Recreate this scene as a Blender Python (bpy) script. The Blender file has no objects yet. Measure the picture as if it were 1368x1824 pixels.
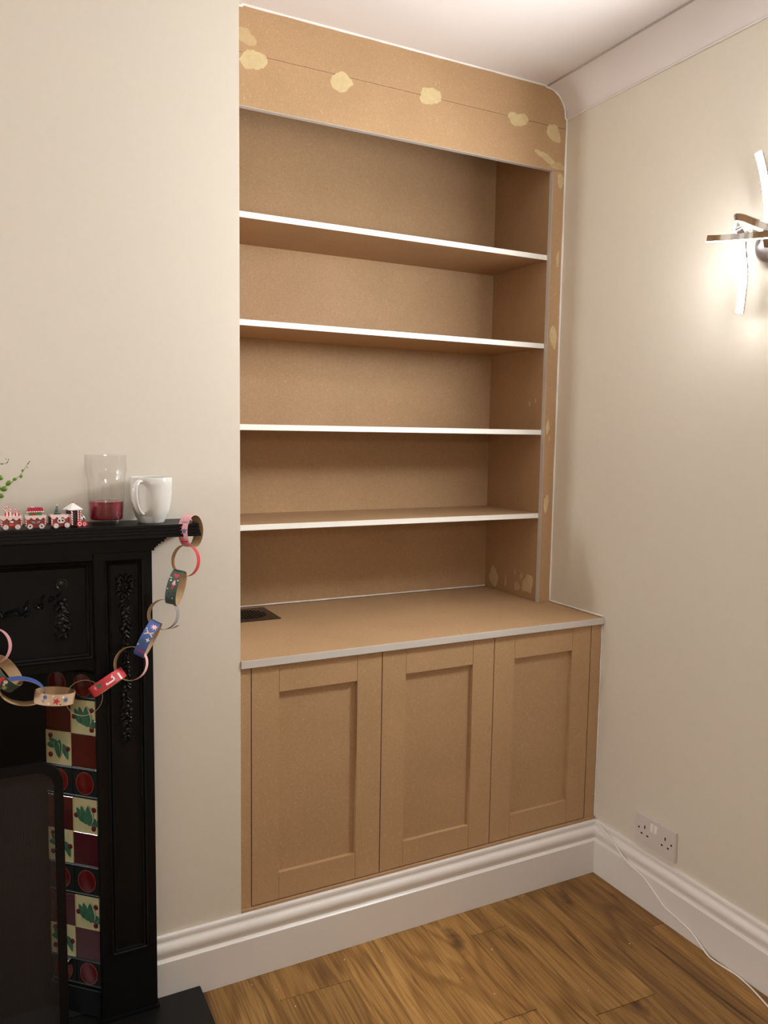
import bpy, bmesh, math, random
from mathutils import Vector, Matrix
random.seed(7)
PI = math.pi
SC = bpy.context.scene
COL = SC.collection

# ------------------------------------------------------------------ camera
def make_camera():
    f, yaw, pitch, roll = 1420.94, 0.4774, -0.0978, 0.0152
    fw = Vector((math.sin(yaw)*math.cos(pitch), math.cos(yaw)*math.cos(pitch), math.sin(pitch)))
    rt = Vector((math.cos(yaw), -math.sin(yaw), 0)); up = rt.cross(fw)
    r2 = rt*math.cos(roll)+up*math.sin(roll); u2 = -rt*math.sin(roll)+up*math.cos(roll)
    cd = bpy.data.cameras.new('camera'); co = bpy.data.objects.new('camera', cd); COL.objects.link(co)
    m = Matrix((r2, u2, -fw)).transposed().to_4x4(); m.translation = Vector((-0.5478, -1.7827, 1.3259))
    co.matrix_world = m
    cd.sensor_fit = 'HORIZONTAL'; cd.sensor_width = 36.0; cd.lens = f/1368*36.0
    cd.clip_start = 0.02; cd.clip_end = 50
    SC.camera = co
make_camera()

# ------------------------------------------------------------------ world, light level, exposure
W_ = bpy.data.worlds.new('world'); SC.world = W_; W_.use_nodes = True
W_.node_tree.nodes['Background'].inputs[0].default_value = (1, 0.93, 0.85, 1)
W_.node_tree.nodes['Background'].inputs[1].default_value = 0.02
SC.view_settings.view_transform = 'Standard'; SC.view_settings.look = 'None'
SC.view_settings.gamma = 1; SC.view_settings.use_curve_mapping = False
SC.view_settings.exposure = 2.0
LED = 255.0            # radiance of the wall light strips in view
LED_FAR = 280        # the other wall lights of the room
FILL_PENDANT = 25.5        # bulbs of the added fill pendant, unseen behind the camera

# ------------------------------------------------------------------ dimensions
W = 1.1238; YF = 0.2529; YB = 0.5608; ZT = 0.7866; H = 2.386; XS = 1.0769; FF = 0.0165
YS = YF+FF; ZCOVE = 2.303; XCOVE = 1.0436; ZFB = 2.1438; RC = 0.083
ROOM_X0, ROOM_Y0 = -2.7, -3.5

# ------------------------------------------------------------------ materials
MAT = {}
def newmat(name):
    m = bpy.data.materials.new(name); m.use_nodes = True; MAT[name] = m
    return m, m.node_tree.nodes, m.node_tree.links, m.node_tree.nodes['Principled BSDF']
def plain(name, col, rough=0.5, metal=0.0, spec=0.5, bump=0.0, bscale=200.0, var=0.0):
    m, N, L, B = newmat(name)
    B.inputs['Base Color'].default_value = (*col, 1); B.inputs['Roughness'].default_value = rough
    B.inputs['Metallic'].default_value = metal; B.inputs['Specular IOR Level'].default_value = spec
    if bump or var:
        tc = N.new('ShaderNodeTexCoord'); nz = N.new('ShaderNodeTexNoise'); nz.inputs['Scale'].default_value = bscale
        nz.inputs['Detail'].default_value = 4; L.new(tc.outputs['Object'], nz.inputs['Vector'])
        if bump:
            bp = N.new('ShaderNodeBump'); bp.inputs['Strength'].default_value = bump; bp.inputs['Distance'].default_value = 0.002
            L.new(nz.outputs['Fac'], bp.inputs['Height']); L.new(bp.outputs['Normal'], B.inputs['Normal'])
        if var:
            mx = N.new('ShaderNodeMix'); mx.data_type = 'RGBA'; mx.blend_type = 'MULTIPLY'; mx.inputs['Factor'].default_value = 1
            mx.inputs['A'].default_value = (*col, 1)
            rp = N.new('ShaderNodeValToRGB'); rp.color_ramp.elements[0].color = (1-var,)*3+(1,); rp.color_ramp.elements[1].color = (1, 1, 1, 1)
            rp.color_ramp.elements[0].position = 0.3; rp.color_ramp.elements[1].position = 0.7
            L.new(nz.outputs['Fac'], rp.inputs['Fac']); L.new(rp.outputs['Color'], mx.inputs['B']); L.new(mx.outputs['Result'], B.inputs['Base Color'])
    return m
def mdf(name, col):
    m, N, L, B = newmat(name)
    tc = N.new('ShaderNodeTexCoord')
    n1 = N.new('ShaderNodeTexNoise'); n1.inputs['Scale'].default_value = 5; n1.inputs['Detail'].default_value = 5
    n2 = N.new('ShaderNodeTexNoise'); n2.inputs['Scale'].default_value = 420; n2.inputs['Detail'].default_value = 2
    # pale wood fibres: sparse stretched cells in two directions
    wp = N.new('ShaderNodeTexNoise'); wp.inputs['Scale'].default_value = 60; wp.inputs['Detail'].default_value = 3
    fib = []
    for ang in ((.3, .6, .5), (-.5, -.9, -.6), (1.1, 1.7, .3)):
        mp = N.new('ShaderNodeMapping'); mp.inputs['Rotation'].default_value = ang; mp.inputs['Scale'].default_value = (330, 330, 85); L.new(tc.outputs['Object'], mp.inputs['Vector'])
        vo = N.new('ShaderNodeTexVoronoi'); vo.inputs['Scale'].default_value = 1; L.new(mp.outputs[0], vo.inputs['Vector'])
        sx = N.new('ShaderNodeSeparateColor'); L.new(vo.outputs['Color'], sx.inputs[0])
        g1 = N.new('ShaderNodeMath'); g1.operation = 'GREATER_THAN'; g1.inputs[1].default_value = .968; L.new(sx.outputs[0], g1.inputs[0])
        l1 = N.new('ShaderNodeMath'); l1.operation = 'LESS_THAN'; l1.inputs[1].default_value = .36; L.new(vo.outputs['Distance'], l1.inputs[0])
        a1 = N.new('ShaderNodeMath'); a1.operation = 'MULTIPLY'; L.new(g1.outputs[0], a1.inputs[0]); L.new(l1.outputs[0], a1.inputs[1]); fib.append(a1)
    m1 = N.new('ShaderNodeMath'); m1.operation = 'MAXIMUM'; L.new(fib[0].outputs[0], m1.inputs[0]); L.new(fib[1].outputs[0], m1.inputs[1])
    n3 = N.new('ShaderNodeMath'); n3.operation = 'MAXIMUM'; L.new(m1.outputs[0], n3.inputs[0]); L.new(fib[2].outputs[0], n3.inputs[1])
    for n in (n1, n2, wp): L.new(tc.outputs['Object'], n.inputs['Vector'])
    r1 = N.new('ShaderNodeValToRGB'); e = r1.color_ramp.elements
    e[0].position = .3; e[0].color = (col[0]*.9, col[1]*.9, col[2]*.88, 1); e[1].position = .72; e[1].color = (*col, 1)
    r2 = N.new('ShaderNodeValToRGB'); e = r2.color_ramp.elements
    e[0].position = .33; e[0].color = (.84, .82, .8, 1); e[1].position = .66; e[1].color = (1.04, 1.04, 1.04, 1)
    mx = N.new('ShaderNodeMix'); mx.data_type = 'RGBA'; mx.blend_type = 'MULTIPLY'; mx.inputs['Factor'].default_value = 1
    m2 = N.new('ShaderNodeMix'); m2.data_type = 'RGBA'; m2.inputs['B'].default_value = (min(1, col[0]*1.35), min(1, col[1]*1.5), min(1, col[2]*1.6), 1)
    sc = N.new('ShaderNodeMath'); sc.operation = 'MULTIPLY'; sc.inputs[1].default_value = .3
    L.new(n1.outputs['Fac'], r1.inputs['Fac']); L.new(n2.outputs['Fac'], r2.inputs['Fac']);
    L.new(r1.outputs['Color'], mx.inputs['A']); L.new(r2.outputs['Color'], mx.inputs['B'])
    L.new(mx.outputs['Result'], m2.inputs['A']); L.new(n3.outputs[0], sc.inputs[0]); L.new(sc.outputs[0], m2.inputs['Factor'])
    L.new(m2.outputs['Result'], B.inputs['Base Color'])
    B.inputs['Roughness'].default_value = .62; B.inputs['Specular IOR Level'].default_value = .3
    return m
def wood_floor(name):
    m, N, L, B = newmat(name)
    tc = N.new('ShaderNodeTexCoord'); oi = N.new('ShaderNodeObjectInfo')
    cb = N.new('ShaderNodeCombineXYZ'); ml = N.new('ShaderNodeMath'); ml.operation = 'MULTIPLY'; ml.inputs[1].default_value = 37.0
    L.new(oi.outputs['Random'], ml.inputs[0])
    for k in range(3): L.new(ml.outputs[0], cb.inputs[k])
    va = N.new('ShaderNodeVectorMath'); va.operation = 'ADD'; L.new(tc.outputs['Object'], va.inputs[0]); L.new(cb.outputs[0], va.inputs[1])
    mp = N.new('ShaderNodeMapping'); mp.inputs['Scale'].default_value = (6.5, .95, 1); L.new(va.outputs[0], mp.inputs['Vector'])
    # cathedral figure: rings of a stretched noise field
    nf = N.new('ShaderNodeTexNoise'); nf.inputs['Scale'].default_value = 1.0; nf.inputs['Detail'].default_value = 2; nf.inputs['Distortion'].default_value = .35
    L.new(mp.outputs[0], nf.inputs['Vector'])
    rg = N.new('ShaderNodeMath'); rg.operation = 'MULTIPLY'; rg.inputs[1].default_value = 62; L.new(nf.outputs['Fac'], rg.inputs[0])
    sn = N.new('ShaderNodeMath'); sn.operation = 'SINE'; L.new(rg.outputs[0], sn.inputs[0])
    mp2 = N.new('ShaderNodeMapping'); mp2.inputs['Scale'].default_value = (300, 7, 1); L.new(va.outputs[0], mp2.inputs['Vector'])
    ng = N.new('ShaderNodeTexNoise'); ng.inputs['Scale'].default_value = 1; ng.inputs['Detail'].default_value = 5; L.new(mp2.outputs[0], ng.inputs['Vector'])
    mp3 = N.new('ShaderNodeMapping'); mp3.inputs['Scale'].default_value = (14, 1.6, 1); L.new(va.outputs[0], mp3.inputs['Vector'])
    nb = N.new('ShaderNodeTexNoise'); nb.inputs['Scale'].default_value = 1; nb.inputs['Detail'].default_value = 4; L.new(mp3.outputs[0], nb.inputs['Vector'])
    rb = N.new('ShaderNodeValToRGB'); e = rb.color_ramp.elements
    e[0].position = .3; e[0].color = (.25, .124, .036, 1); e[1].position = .72; e[1].color = (.43, .235, .072, 1)
    k = e.new(.5); k.color = (.35, .183, .053, 1)
    L.new(nb.outputs['Fac'], rb.inputs['Fac'])
    rr = N.new('ShaderNodeValToRGB'); e = rr.color_ramp.elements
    e[0].position = .0; e[0].color = (.70, .66, .60, 1); e[1].position = .55; e[1].color = (1, 1, 1, 1)
    h2 = N.new('ShaderNodeMath'); h2.operation = 'MULTIPLY_ADD'; h2.inputs[1].default_value = .5; h2.inputs[2].default_value = .5
    L.new(sn.outputs[0], h2.inputs[0]); L.new(h2.outputs[0], rr.inputs['Fac'])
    r2 = N.new('ShaderNodeValToRGB'); e = r2.color_ramp.elements
    e[0].position = .34; e[0].color = (.62, .57, .50, 1); e[1].position = .56; e[1].color = (1.04, 1.04, 1.04, 1)
    L.new(ng.outputs['Fac'], r2.inputs['Fac'])
    # knots and dark cracks
    mk = N.new('ShaderNodeMapping'); mk.inputs['Scale'].default_value = (7.5, 2.6, 1); L.new(va.outputs[0], mk.inputs['Vector'])
    vk = N.new('ShaderNodeTexVoronoi'); vk.inputs['Scale'].default_value = 1; L.new(mk.outputs[0], vk.inputs['Vector'])
    rk = N.new('ShaderNodeValToRGB'); e = rk.color_ramp.elements
    e[0].position = .05; e[0].color = (.26, .21, .16, 1); e[1].position = .2; e[1].color = (1, 1, 1, 1)
    nk = N.new('ShaderNodeTexNoise'); nk.inputs['Scale'].default_value = 30; nk.inputs['Detail'].default_value = 3; L.new(va.outputs[0], nk.inputs['Vector'])
    kadd = N.new('ShaderNodeMath'); kadd.operation = 'MULTIPLY_ADD'; kadd.inputs[1].default_value = .22; L.new(nk.outputs['Fac'], kadd.inputs[0]); 
    ks = N.new('ShaderNodeMath'); ks.operation = 'SUBTRACT'; ks.inputs[1].default_value = .09; L.new(vk.outputs['Distance'], ks.inputs[0]); L.new(ks.outputs[0], kadd.inputs[2])
    L.new(kadd.outputs[0], rk.inputs['Fac'])
    mc = N.new('ShaderNodeMapping'); mc.inputs['Scale'].default_value = (48, 2.6, 1); L.new(va.outputs[0], mc.inputs['Vector'])
    nc = N.new('ShaderNodeTexNoise'); nc.inputs['Scale'].default_value = 1; nc.inputs['Detail'].default_value = 3; nc.inputs['Distortion'].default_value = .6; L.new(mc.outputs[0], nc.inputs['Vector'])
    rc = N.new('ShaderNodeValToRGB'); e = rc.color_ramp.elements
    e[0].position = .66; e[0].color = (1, 1, 1, 1); e[1].position = .73; e[1].color = (.38, .33, .27, 1); L.new(nc.outputs['Fac'], rc.inputs['Fac'])
    def mul(a, b):
        x = N.new('ShaderNodeMix'); x.data_type = 'RGBA'; x.blend_type = 'MULTIPLY'; x.inputs['Factor'].default_value = 1
        L.new(a, x.inputs['A']); L.new(b, x.inputs['B']); return x.outputs['Result']
    c = mul(mul(mul(mul(rb.outputs['Color'], rr.outputs['Color']), r2.outputs['Color']), rk.outputs['Color']), rc.outputs['Color'])
    hs = N.new('ShaderNodeHueSaturation'); mr = N.new('ShaderNodeMapRange'); mr.inputs['To Min'].default_value = .78; mr.inputs['To Max'].default_value = 1.22
    L.new(oi.outputs['Random'], mr.inputs['Value']); L.new(mr.outputs[0], hs.inputs['Value']); L.new(c, hs.inputs['Color'])
    L.new(hs.outputs['Color'], B.inputs['Base Color'])
    B.inputs['Roughness'].default_value = .5; B.inputs['Specular IOR Level'].default_value = .35
    bp = N.new('ShaderNodeBump'); bp.inputs['Strength'].default_value = .12; bp.inputs['Distance'].default_value = .001
    L.new(ng.outputs['Fac'], bp.inputs['Height']); L.new(bp.outputs['Normal'], B.inputs['Normal'])
    return m
def emit(name, col, s):
    m, N, L, B = newmat(name)
    B.inputs['Base Color'].default_value = (.9, .9, .9, 1)
    B.inputs['Emission Color'].default_value = (*col, 1); B.inputs['Emission Strength'].default_value = s
    return m
def thin_clear(name, tint, gloss=.06, mixcol=0.0):
    m, N, L, B = newmat(name)
    out = N['Material Output']; tr = N.new('ShaderNodeBsdfTransparent'); gl = N.new('ShaderNodeBsdfGlossy')
    tr.inputs['Color'].default_value = (*tint, 1); gl.inputs['Roughness'].default_value = .03
    lw = N.new('ShaderNodeLayerWeight'); pw = N.new('ShaderNodeMath'); pw.operation = 'POWER'; pw.inputs[1].default_value = 3.5; L.new(lw.outputs['Facing'], pw.inputs[0])
    fr = N.new('ShaderNodeMath'); fr.operation = 'MULTIPLY_ADD'; fr.inputs[1].default_value = .4; fr.inputs[2].default_value = .05; L.new(pw.outputs[0], fr.inputs[0])
    mx = N.new('ShaderNodeMixShader'); L.new(fr.outputs[0], mx.inputs[0]); L.new(tr.outputs[0], mx.inputs[1]); L.new(gl.outputs[0], mx.inputs[2])
    L.new(mx.outputs[0], out.inputs['Surface'])
    return m
def wire_gauze(name):
    m, N, L, B = newmat(name)
    out = N['Material Output']; tr = N.new('ShaderNodeBsdfTransparent')
    tc = N.new('ShaderNodeTexCoord'); mp = N.new('ShaderNodeMapping'); mp.inputs['Scale'].default_value = (2*PI/.0026,)*3
    L.new(tc.outputs['Object'], mp.inputs['Vector'])
    sp = N.new('ShaderNodeSeparateXYZ'); L.new(mp.outputs[0], sp.inputs[0])
    ss = []
    for k in ('X', 'Z'):
        s = N.new('ShaderNodeMath'); s.operation = 'SINE'; L.new(sp.outputs[k], s.inputs[0])
        g = N.new('ShaderNodeMath'); g.operation = 'GREATER_THAN'; g.inputs[1].default_value = .45; L.new(s.outputs[0], g.inputs[0]); ss.append(g)
    mxm = N.new('ShaderNodeMath'); mxm.operation = 'MAXIMUM'; L.new(ss[0].outputs[0], mxm.inputs[0]); L.new(ss[1].outputs[0], mxm.inputs[1])
    B.inputs['Base Color'].default_value = (.028, .026, .026, 1); B.inputs['Roughness'].default_value = .45
    mx = N.new('ShaderNodeMixShader'); L.new(mxm.outputs[0], mx.inputs[0]); L.new(tr.outputs[0], mx.inputs[1]); L.new(B.outputs[0], mx.inputs[2])
    L.new(mx.outputs[0], out.inputs['Surface'])
    return m
def stripes(name, a, b, freq, axis='Z', diag=0.0):
    m, N, L, B = newmat(name)
    tc = N.new('ShaderNodeTexCoord'); sp = N.new('ShaderNodeSeparateXYZ'); L.new(tc.outputs['Object'], sp.inputs[0])
    ad = N.new('ShaderNodeMath'); ad.operation = 'MULTIPLY_ADD'; ad.inputs[1].default_value = diag
    L.new(sp.outputs['X' if axis == 'Z' else 'Z'], ad.inputs[0]); L.new(sp.outputs[axis], ad.inputs[2])
    ml = N.new('ShaderNodeMath'); ml.operation = 'MULTIPLY'; ml.inputs[1].default_value = freq*2*PI; L.new(ad.outputs[0], ml.inputs[0])
    s = N.new('ShaderNodeMath'); s.operation = 'SINE'; L.new(ml.outputs[0], s.inputs[0])
    g = N.new('ShaderNodeMath'); g.operation = 'GREATER_THAN'; g.inputs[1].default_value = 0; L.new(s.outputs[0], g.inputs[0])
    mx = N.new('ShaderNodeMix'); mx.data_type = 'RGBA'; mx.inputs['A'].default_value = (*a, 1); mx.inputs['B'].default_value = (*b, 1)
    L.new(g.outputs[0], mx.inputs['Factor']); L.new(mx.outputs['Result'], B.inputs['Base Color']); B.inputs['Roughness'].default_value = .35
    return m

plain('wall_paint', (.725, .665, .565), .42, bump=.10, bscale=60, var=.02)
plain('ceiling_paint', (.76, .70, .67), .7)
plain('gloss_white', (.80, .76, .72), .3, bump=.06, bscale=40)
plain('edge_white', (.86, .83, .77), .4)
plain('edge_grey', (.62, .575, .53), .5)
plain('caulk', (.86, .82, .78), .45)
mdf('mdf', (.515, .325, .175)); mdf('mdf_panel', (.49, .308, .166))
plain('filler', (.66, .51, .27), .75, bump=.25, bscale=70, var=.14)
plain('filler_thin', (.59, .42, .225), .75, bump=.2, bscale=80, var=.12)
wood_floor('oak_laminate')
plain('floor_gap', (.03, .018, .01), .8)
plain('iron', (.0045, .0045, .005), .42, spec=.2, bump=.12, bscale=90)
plain('iron_relief', (.006, .006, .0065), .33, spec=.4)
plain('slate', (.007, .007, .007), .35, spec=.3, bump=.08, bscale=40)
plain('soot', (.006, .006, .006), .8)  # soot in the firebox; elsewhere black painted in for shade
plain('tile_red', (.048, .0015, .004), .12)
plain('tile_cream', (.42, .365, .19), .3)
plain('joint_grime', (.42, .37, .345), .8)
plain('tile_black', (.006, .008, .0075), .4, spec=.3)
plain('tile_green', (.04, .125, .07), .15, var=.3, bscale=90)
plain('tile_pale_green', (.30, .37, .22), .3)
plain('tile_boss', (.085, .003, .004), .12)
plain('tile_ring', (.15, .04, .028), .2)
plain('tile_berry', (.10, .008, .015), .15)
plain('chrome', (.62, .6, .6), .08, metal=1.0)
plain('satin_metal', (.42, .40, .41), .35, metal=1.0, bump=.15, bscale=500)
emit('led', (.96, .99, 1.0), LED); emit('led_soft', (.96, .99, 1.0), LED*.08); emit('led_far', (.98, .99, .99), LED_FAR); emit('led_far_soft', (.98, .99, .99), LED_FAR*.05); emit('bulb', (1.0, .97, .94), FILL_PENDANT)
plain('plastic_white', (.66, .60, .56), .3)
plain('socket_hole', (.01, .008, .008), .8)
plain('cable_white', (.84, .79, .72), .4)
plain('vent_brown', (.030, .019, .011), .35); plain('vent_dark', (.022, .016, .012), .4)
thin_clear('tumbler', (.988, .986, .984)); plain('drink', (.22, .012, .03), .08)
plain('ceramic', (.66, .64, .60), .12)
wire_gauze('gauze')
plain('kraft', (.46, .30, .155), .7)
for n_, c_ in dict(pink=(.72, .33, .36), red=(.55, .03, .045), green=(.05, .085, .065), blue=(.06, .11, .33), beige=(.62, .44, .29),
                   grey=(.26, .25, .25), white=(.85, .8, .74), ltpink=(.8, .45, .47), purple=(.28, .2, .4), leaf=(.05, .12, .06), gold=(.6, .45, .25),
                   darkred=(.35, .02, .05), black=(.02, .02, .02)).items():
    plain('paper_'+n_, c_, .6)
plain('ginger', (.30, .055, .05), .5, var=.2, bscale=300); plain('icing', (.86, .66, .62), .4); plain('icing_white', (.85, .82, .78), .4)
plain('toy_red', (.55, .02, .03), .3); plain('toy_green', (.07, .22, .05), .4); plain('toy_black', (.012, .01, .012), .35)
plain('toy_tree', (.02, .09, .06), .4); plain('toy_orange', (.5, .09, .02), .4)
stripes('candy', (.86, .8, .76), (.55, .02, .03), 210, 'Z', 1.0); stripes('humbug', (.015, .012, .012), (.8, .75, .7), 160, 'X', .5)
stripes('mint', (.86, .8, .76), (.55, .02, .03), 170, 'X', .0); stripes('roof_red', (.38, .008, .04), (.55, .03, .07), 200, 'X', .3)
plain('stem', (.12, .10, .02), .5); plain('leaf_green', (.10, .24, .012), .3); plain('terracotta', (.45, .2, .1), .7); plain('soil', (.03, .02, .012), .9)
plain('sawdust', (.75, .6, .42), .8)
plain('steel', (.6, .6, .62), .25, metal=1.0)

# ------------------------------------------------------------------ mesh helpers
class MB:
    def __init__(s): s.v = []; s.f = []; s.mi = []; s.cur = 0
    def add(s, vs, fs):
        o = len(s.v); s.v += [tuple(v) for v in vs]; s.f += [tuple(i+o for i in f) for f in fs]; s.mi += [s.cur]*len(fs); return s
    def box(s, x0, x1, y0, y1, z0, z1):
        return s.add([(x0,y0,z0),(x1,y0,z0),(x1,y1,z0),(x0,y1,z0),(x0,y0,z1),(x1,y0,z1),(x1,y1,z1),(x0,y1,z1)],
                     [(3,2,1,0),(4,5,6,7),(0,1,5,4),(1,2,6,5),(2,3,7,6),(3,0,4,7)])
    def prism(s, poly, a, b, ax='y'):
        n = len(poly)
        def P(p, t): return {'y': (p[0], t, p[1]), 'x': (t, p[0], p[1]), 'z': (p[0], p[1], t)}[ax]
        return s.add([P(p, a) for p in poly]+[P(p, b) for p in poly],
                     [tuple(range(n))[::-1], tuple(range(n, 2*n))]+[(i, (i+1) % n, n+(i+1) % n, n+i) for i in range(n)])
    def sweep(s, path, sect, closed_sect=True, cap=True):
        # path: list of (origin, ex, ey); sect: list of (a,b)
        n = len(sect); vs = []
        for o, ex, ey in path:
            for a, b in sect: vs.append(Vector(o)+Vector(ex)*a+Vector(ey)*b)
        fs = []
        for i in range(len(path)-1):
            for j in range(n if closed_sect else n-1):
                k = (j+1) % n; fs.append((i*n+j, i*n+k, (i+1)*n+k, (i+1)*n+j))
        if cap and closed_sect:
            fs.append(tuple(range(n))[::-1]); fs.append(tuple(range((len(path)-1)*n, len(path)*n)))
        return s.add(vs, fs)
    def tube(s, pts, r, n=8, ref=None):
        pts = [Vector(p) for p in pts]; path = []
        for i, p in enumerate(pts):
            t = (pts[min(i+1, len(pts)-1)]-pts[max(i-1, 0)]).normalized()
            a = Vector(ref) if ref else (Vector((0, 0, 1)) if abs(t.z) < .9 else Vector((0, 1, 0)))
            ex = t.cross(a).normalized(); ey = ex.cross(t).normalized(); rr = r[i] if isinstance(r, (list, tuple)) else r
            path.append((p, ex*rr, ey*rr))
        return s.sweep(path, [(math.cos(2*PI*k/n), math.sin(2*PI*k/n)) for k in range(n)])
    def lathe(s, prof, c=(0,0,0), n=24, ax='z', closed=False):
        vs = []; fs = []
        for r, h in prof:
            for k in range(n):
                a = 2*PI*k/n; x, y = r*math.cos(a), r*math.sin(a)
                q = {'z': (x, y, h), 'y': (x, h, y), 'x': (h, x, y)}[ax]
                vs.append((c[0]+q[0], c[1]+q[1], c[2]+q[2]))
        m = len(prof)
        for i in range(m if closed else m-1):
            j = (i+1) % m
            for k in range(n): l = (k+1) % n; fs.append((i*n+k, i*n+l, j*n+l, j*n+k))
        if not closed:
            if prof[0][0] > 1e-6: fs.append(tuple(range(n))[::-1])
            if prof[-1][0] > 1e-6: fs.append(tuple(range((m-1)*n, m*n)))
        return s.add(vs, fs)
    def blob(s, c, rx, ry, rz, rot=None, n=8, m=5):
        vs = []; fs = []; R = rot or Matrix.Identity(3)
        for i in range(m+1):
            t = PI*i/m
            for k in range(n):
                a = 2*PI*k/n
                vs.append(Vector(c)+R @ Vector((rx*math.sin(t)*math.cos(a), ry*math.sin(t)*math.sin(a), rz*math.cos(t))))
        for i in range(m):
            for k in range(n): l = (k+1) % n; fs.append((i*n+k, (i+1)*n+k, (i+1)*n+l, i*n+l))
        return s.add(vs, fs)
    def build(s, name, mats, parent=None, smooth=30, bevel=0, loc=None, rot=None):
        me = bpy.data.meshes.new(name); me.from_pydata(s.v, [], s.f)
        mats = mats if isinstance(mats, (list, tuple)) else [mats]
        for m in mats: me.materials.append(MAT[m])
        me.polygons.foreach_set('material_index', s.mi)
        bm = bmesh.new(); bm.from_mesh(me)
        bmesh.ops.remove_doubles(bm, verts=bm.verts, dist=1e-6)
        bmesh.ops.recalc_face_normals(bm, faces=bm.faces)
        if bevel: bmesh.ops.bevel(bm, geom=[e for e in bm.edges if e.is_manifold and e.calc_face_angle(0) > .5], offset=bevel, segments=2, affect='EDGES', clamp_overlap=True)
        bm.to_mesh(me); bm.free()
        if smooth:
            me.shade_smooth(); me.set_sharp_from_angle(angle=math.radians(smooth))
        o = bpy.data.objects.new(name, me); COL.objects.link(o)
        if parent is not None: o.parent = parent
        if loc is not None: o.location = loc
        if rot is not None: o.rotation_euler = rot
        return o
def box(*a): return MB().box(*a)
def tag(o, label=None, cat=None, group=None, kind=None):
    if label: o['label'] = label
    if cat: o['category'] = cat
    if group: o['group'] = group
    if kind: o['kind'] = kind
    return o
def empty(name, loc=(0,0,0), rot=(0,0,0)):
    o = bpy.data.objects.new(name, None); COL.objects.link(o); o.location = loc; o.rotation_euler = rot; o.empty_display_size = .05; return o
def keep(o, parent):
    # parent to an empty that is not at the origin while the mesh is in world coordinates
    o.parent = parent; o.matrix_parent_inverse = Matrix.LocRotScale(parent.location, parent.rotation_euler, None).inverted(); return o
def smoothpath(pts, n=8):
    P = [Vector(p) for p in pts]; out = []
    for i in range(len(P)-1):
        p0, p1, p2, p3 = P[max(i-1, 0)], P[i], P[i+1], P[min(i+2, len(P)-1)]
        for k in range(n):
            t = k/n
            out.append(.5*((2*p1)+(p2-p0)*t+(2*p0-5*p1+4*p2-p3)*t*t+(3*p1-p0-3*p2+p3)*t**3))
    out.append(P[-1]); return out

# ------------------------------------------------------------------ room shell
def structure(o, label): return tag(o, label, {'w': 'wall', 'f': 'floor', 'c': 'ceiling', 'b': 'skirting board', 't': 'cornice'}[o.name[0]], kind='structure')
structure(box(W, W+.12, ROOM_Y0-.12, YB+.14, -.03, H+.05).build('wall_right', 'wall_paint', smooth=0), 'cream painted wall carrying the wall light and double socket')
b = MB(); b.box(-1.62, -1.19, 0, YB+.14, -.03, H+.05); b.box(-.345, 0, 0, YB+.14, -.03, H+.05); b.box(-1.19, -.345, 0, YB+.14, .83, H+.05)
structure(b.build('wall_chimney', 'wall_paint', smooth=0), 'cream painted chimney breast wall behind the black fireplace')
structure(box(-1.19, W, YB+.02, YB+.14, -.03, H+.05).build('wall_alcove_back', 'wall_paint', smooth=0), 'plaster wall at the back of the alcove and hearth')
structure(box(ROOM_X0, -1.62, YB+.02, YB+.14, -.03, H+.05).build('wall_far_alcove', 'wall_paint', smooth=0), 'plaster wall of the alcove beyond the fireplace')
structure(box(ROOM_X0-.12, ROOM_X0, ROOM_Y0-.12, YB+.14, -.03, H+.05).build('wall_left', 'wall_paint', smooth=0), 'cream painted side wall beyond the fireplace')
structure(box(ROOM_X0, W, ROOM_Y0-.12, ROOM_Y0, -.03, H+.05).build('wall_back', 'wall_paint', smooth=0), 'cream painted wall behind the viewer')
structure(box(ROOM_X0, W, ROOM_Y0, YB+.02, H, H+.05).build('ceiling', 'ceiling_paint', smooth=0), 'white painted ceiling above the alcove')

# floor base + individual planks running towards the viewer, turned 2.6 degrees
fl = structure(box(ROOM_X0, W, ROOM_Y0, 0.02, -.03, -.009).build('floor', 'floor_gap', smooth=0), 'mid brown oak laminate plank floor')
ANG = math.radians(-2.58); GAP = .00025
def plank_mesh(w, l, name='plank'):
    m = MB(); e = .0004; z = 0
    m.add([(0,0,-.008),(w,0,-.008),(w,l,-.008),(0,l,-.008),(0,0,-e),(w,0,-e),(w,l,-e),(0,l,-e),(e,e,z),(w-e,e,z),(w-e,l-e,z),(e,l-e,z)],
          [(3,2,1,0),(0,1,5,4),(1,2,6,5),(2,3,7,6),(3,0,4,7),(4,5,9,8),(5,6,10,9),(6,7,11,10),(7,4,8,11),(8,9,10,11)])
    return m
cols = [(.42,.60,-.405),(.60,.712,-.118),(.712,.892,-.49),(.892,1.075,-.93),(1.075,1.255,-.3),(.24,.42,-.83),(.06,.24,-.125),(-.12,.06,-.62)]
x = -.12; k = 0
while x > ROOM_X0-.15:
    cols.append((x-.18, x, -.2-((k*.47) % 1.28))); x -= .18; k += 1
cache = {}
for (x0, x1, yb_) in cols:
    y = yb_
    while y-1.285 > ROOM_Y0: y -= 1.285
    y -= 1.285
    while y < .06:
        l = 1.285
        key = round(x1-x0, 4)
        if key not in cache: cache[key] = plank_mesh(x1-x0-GAP, l-GAP).build('plank', 'oak_laminate', fl, smooth=0); o = cache[key]
        else: o = cache[key].copy(); COL.objects.link(o)
        o.location = (x0*math.cos(ANG)+y*.045*1.0 + (0), y - x0*0.0, 0); o.rotation_euler = (0, 0, ANG)
        y += l
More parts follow.
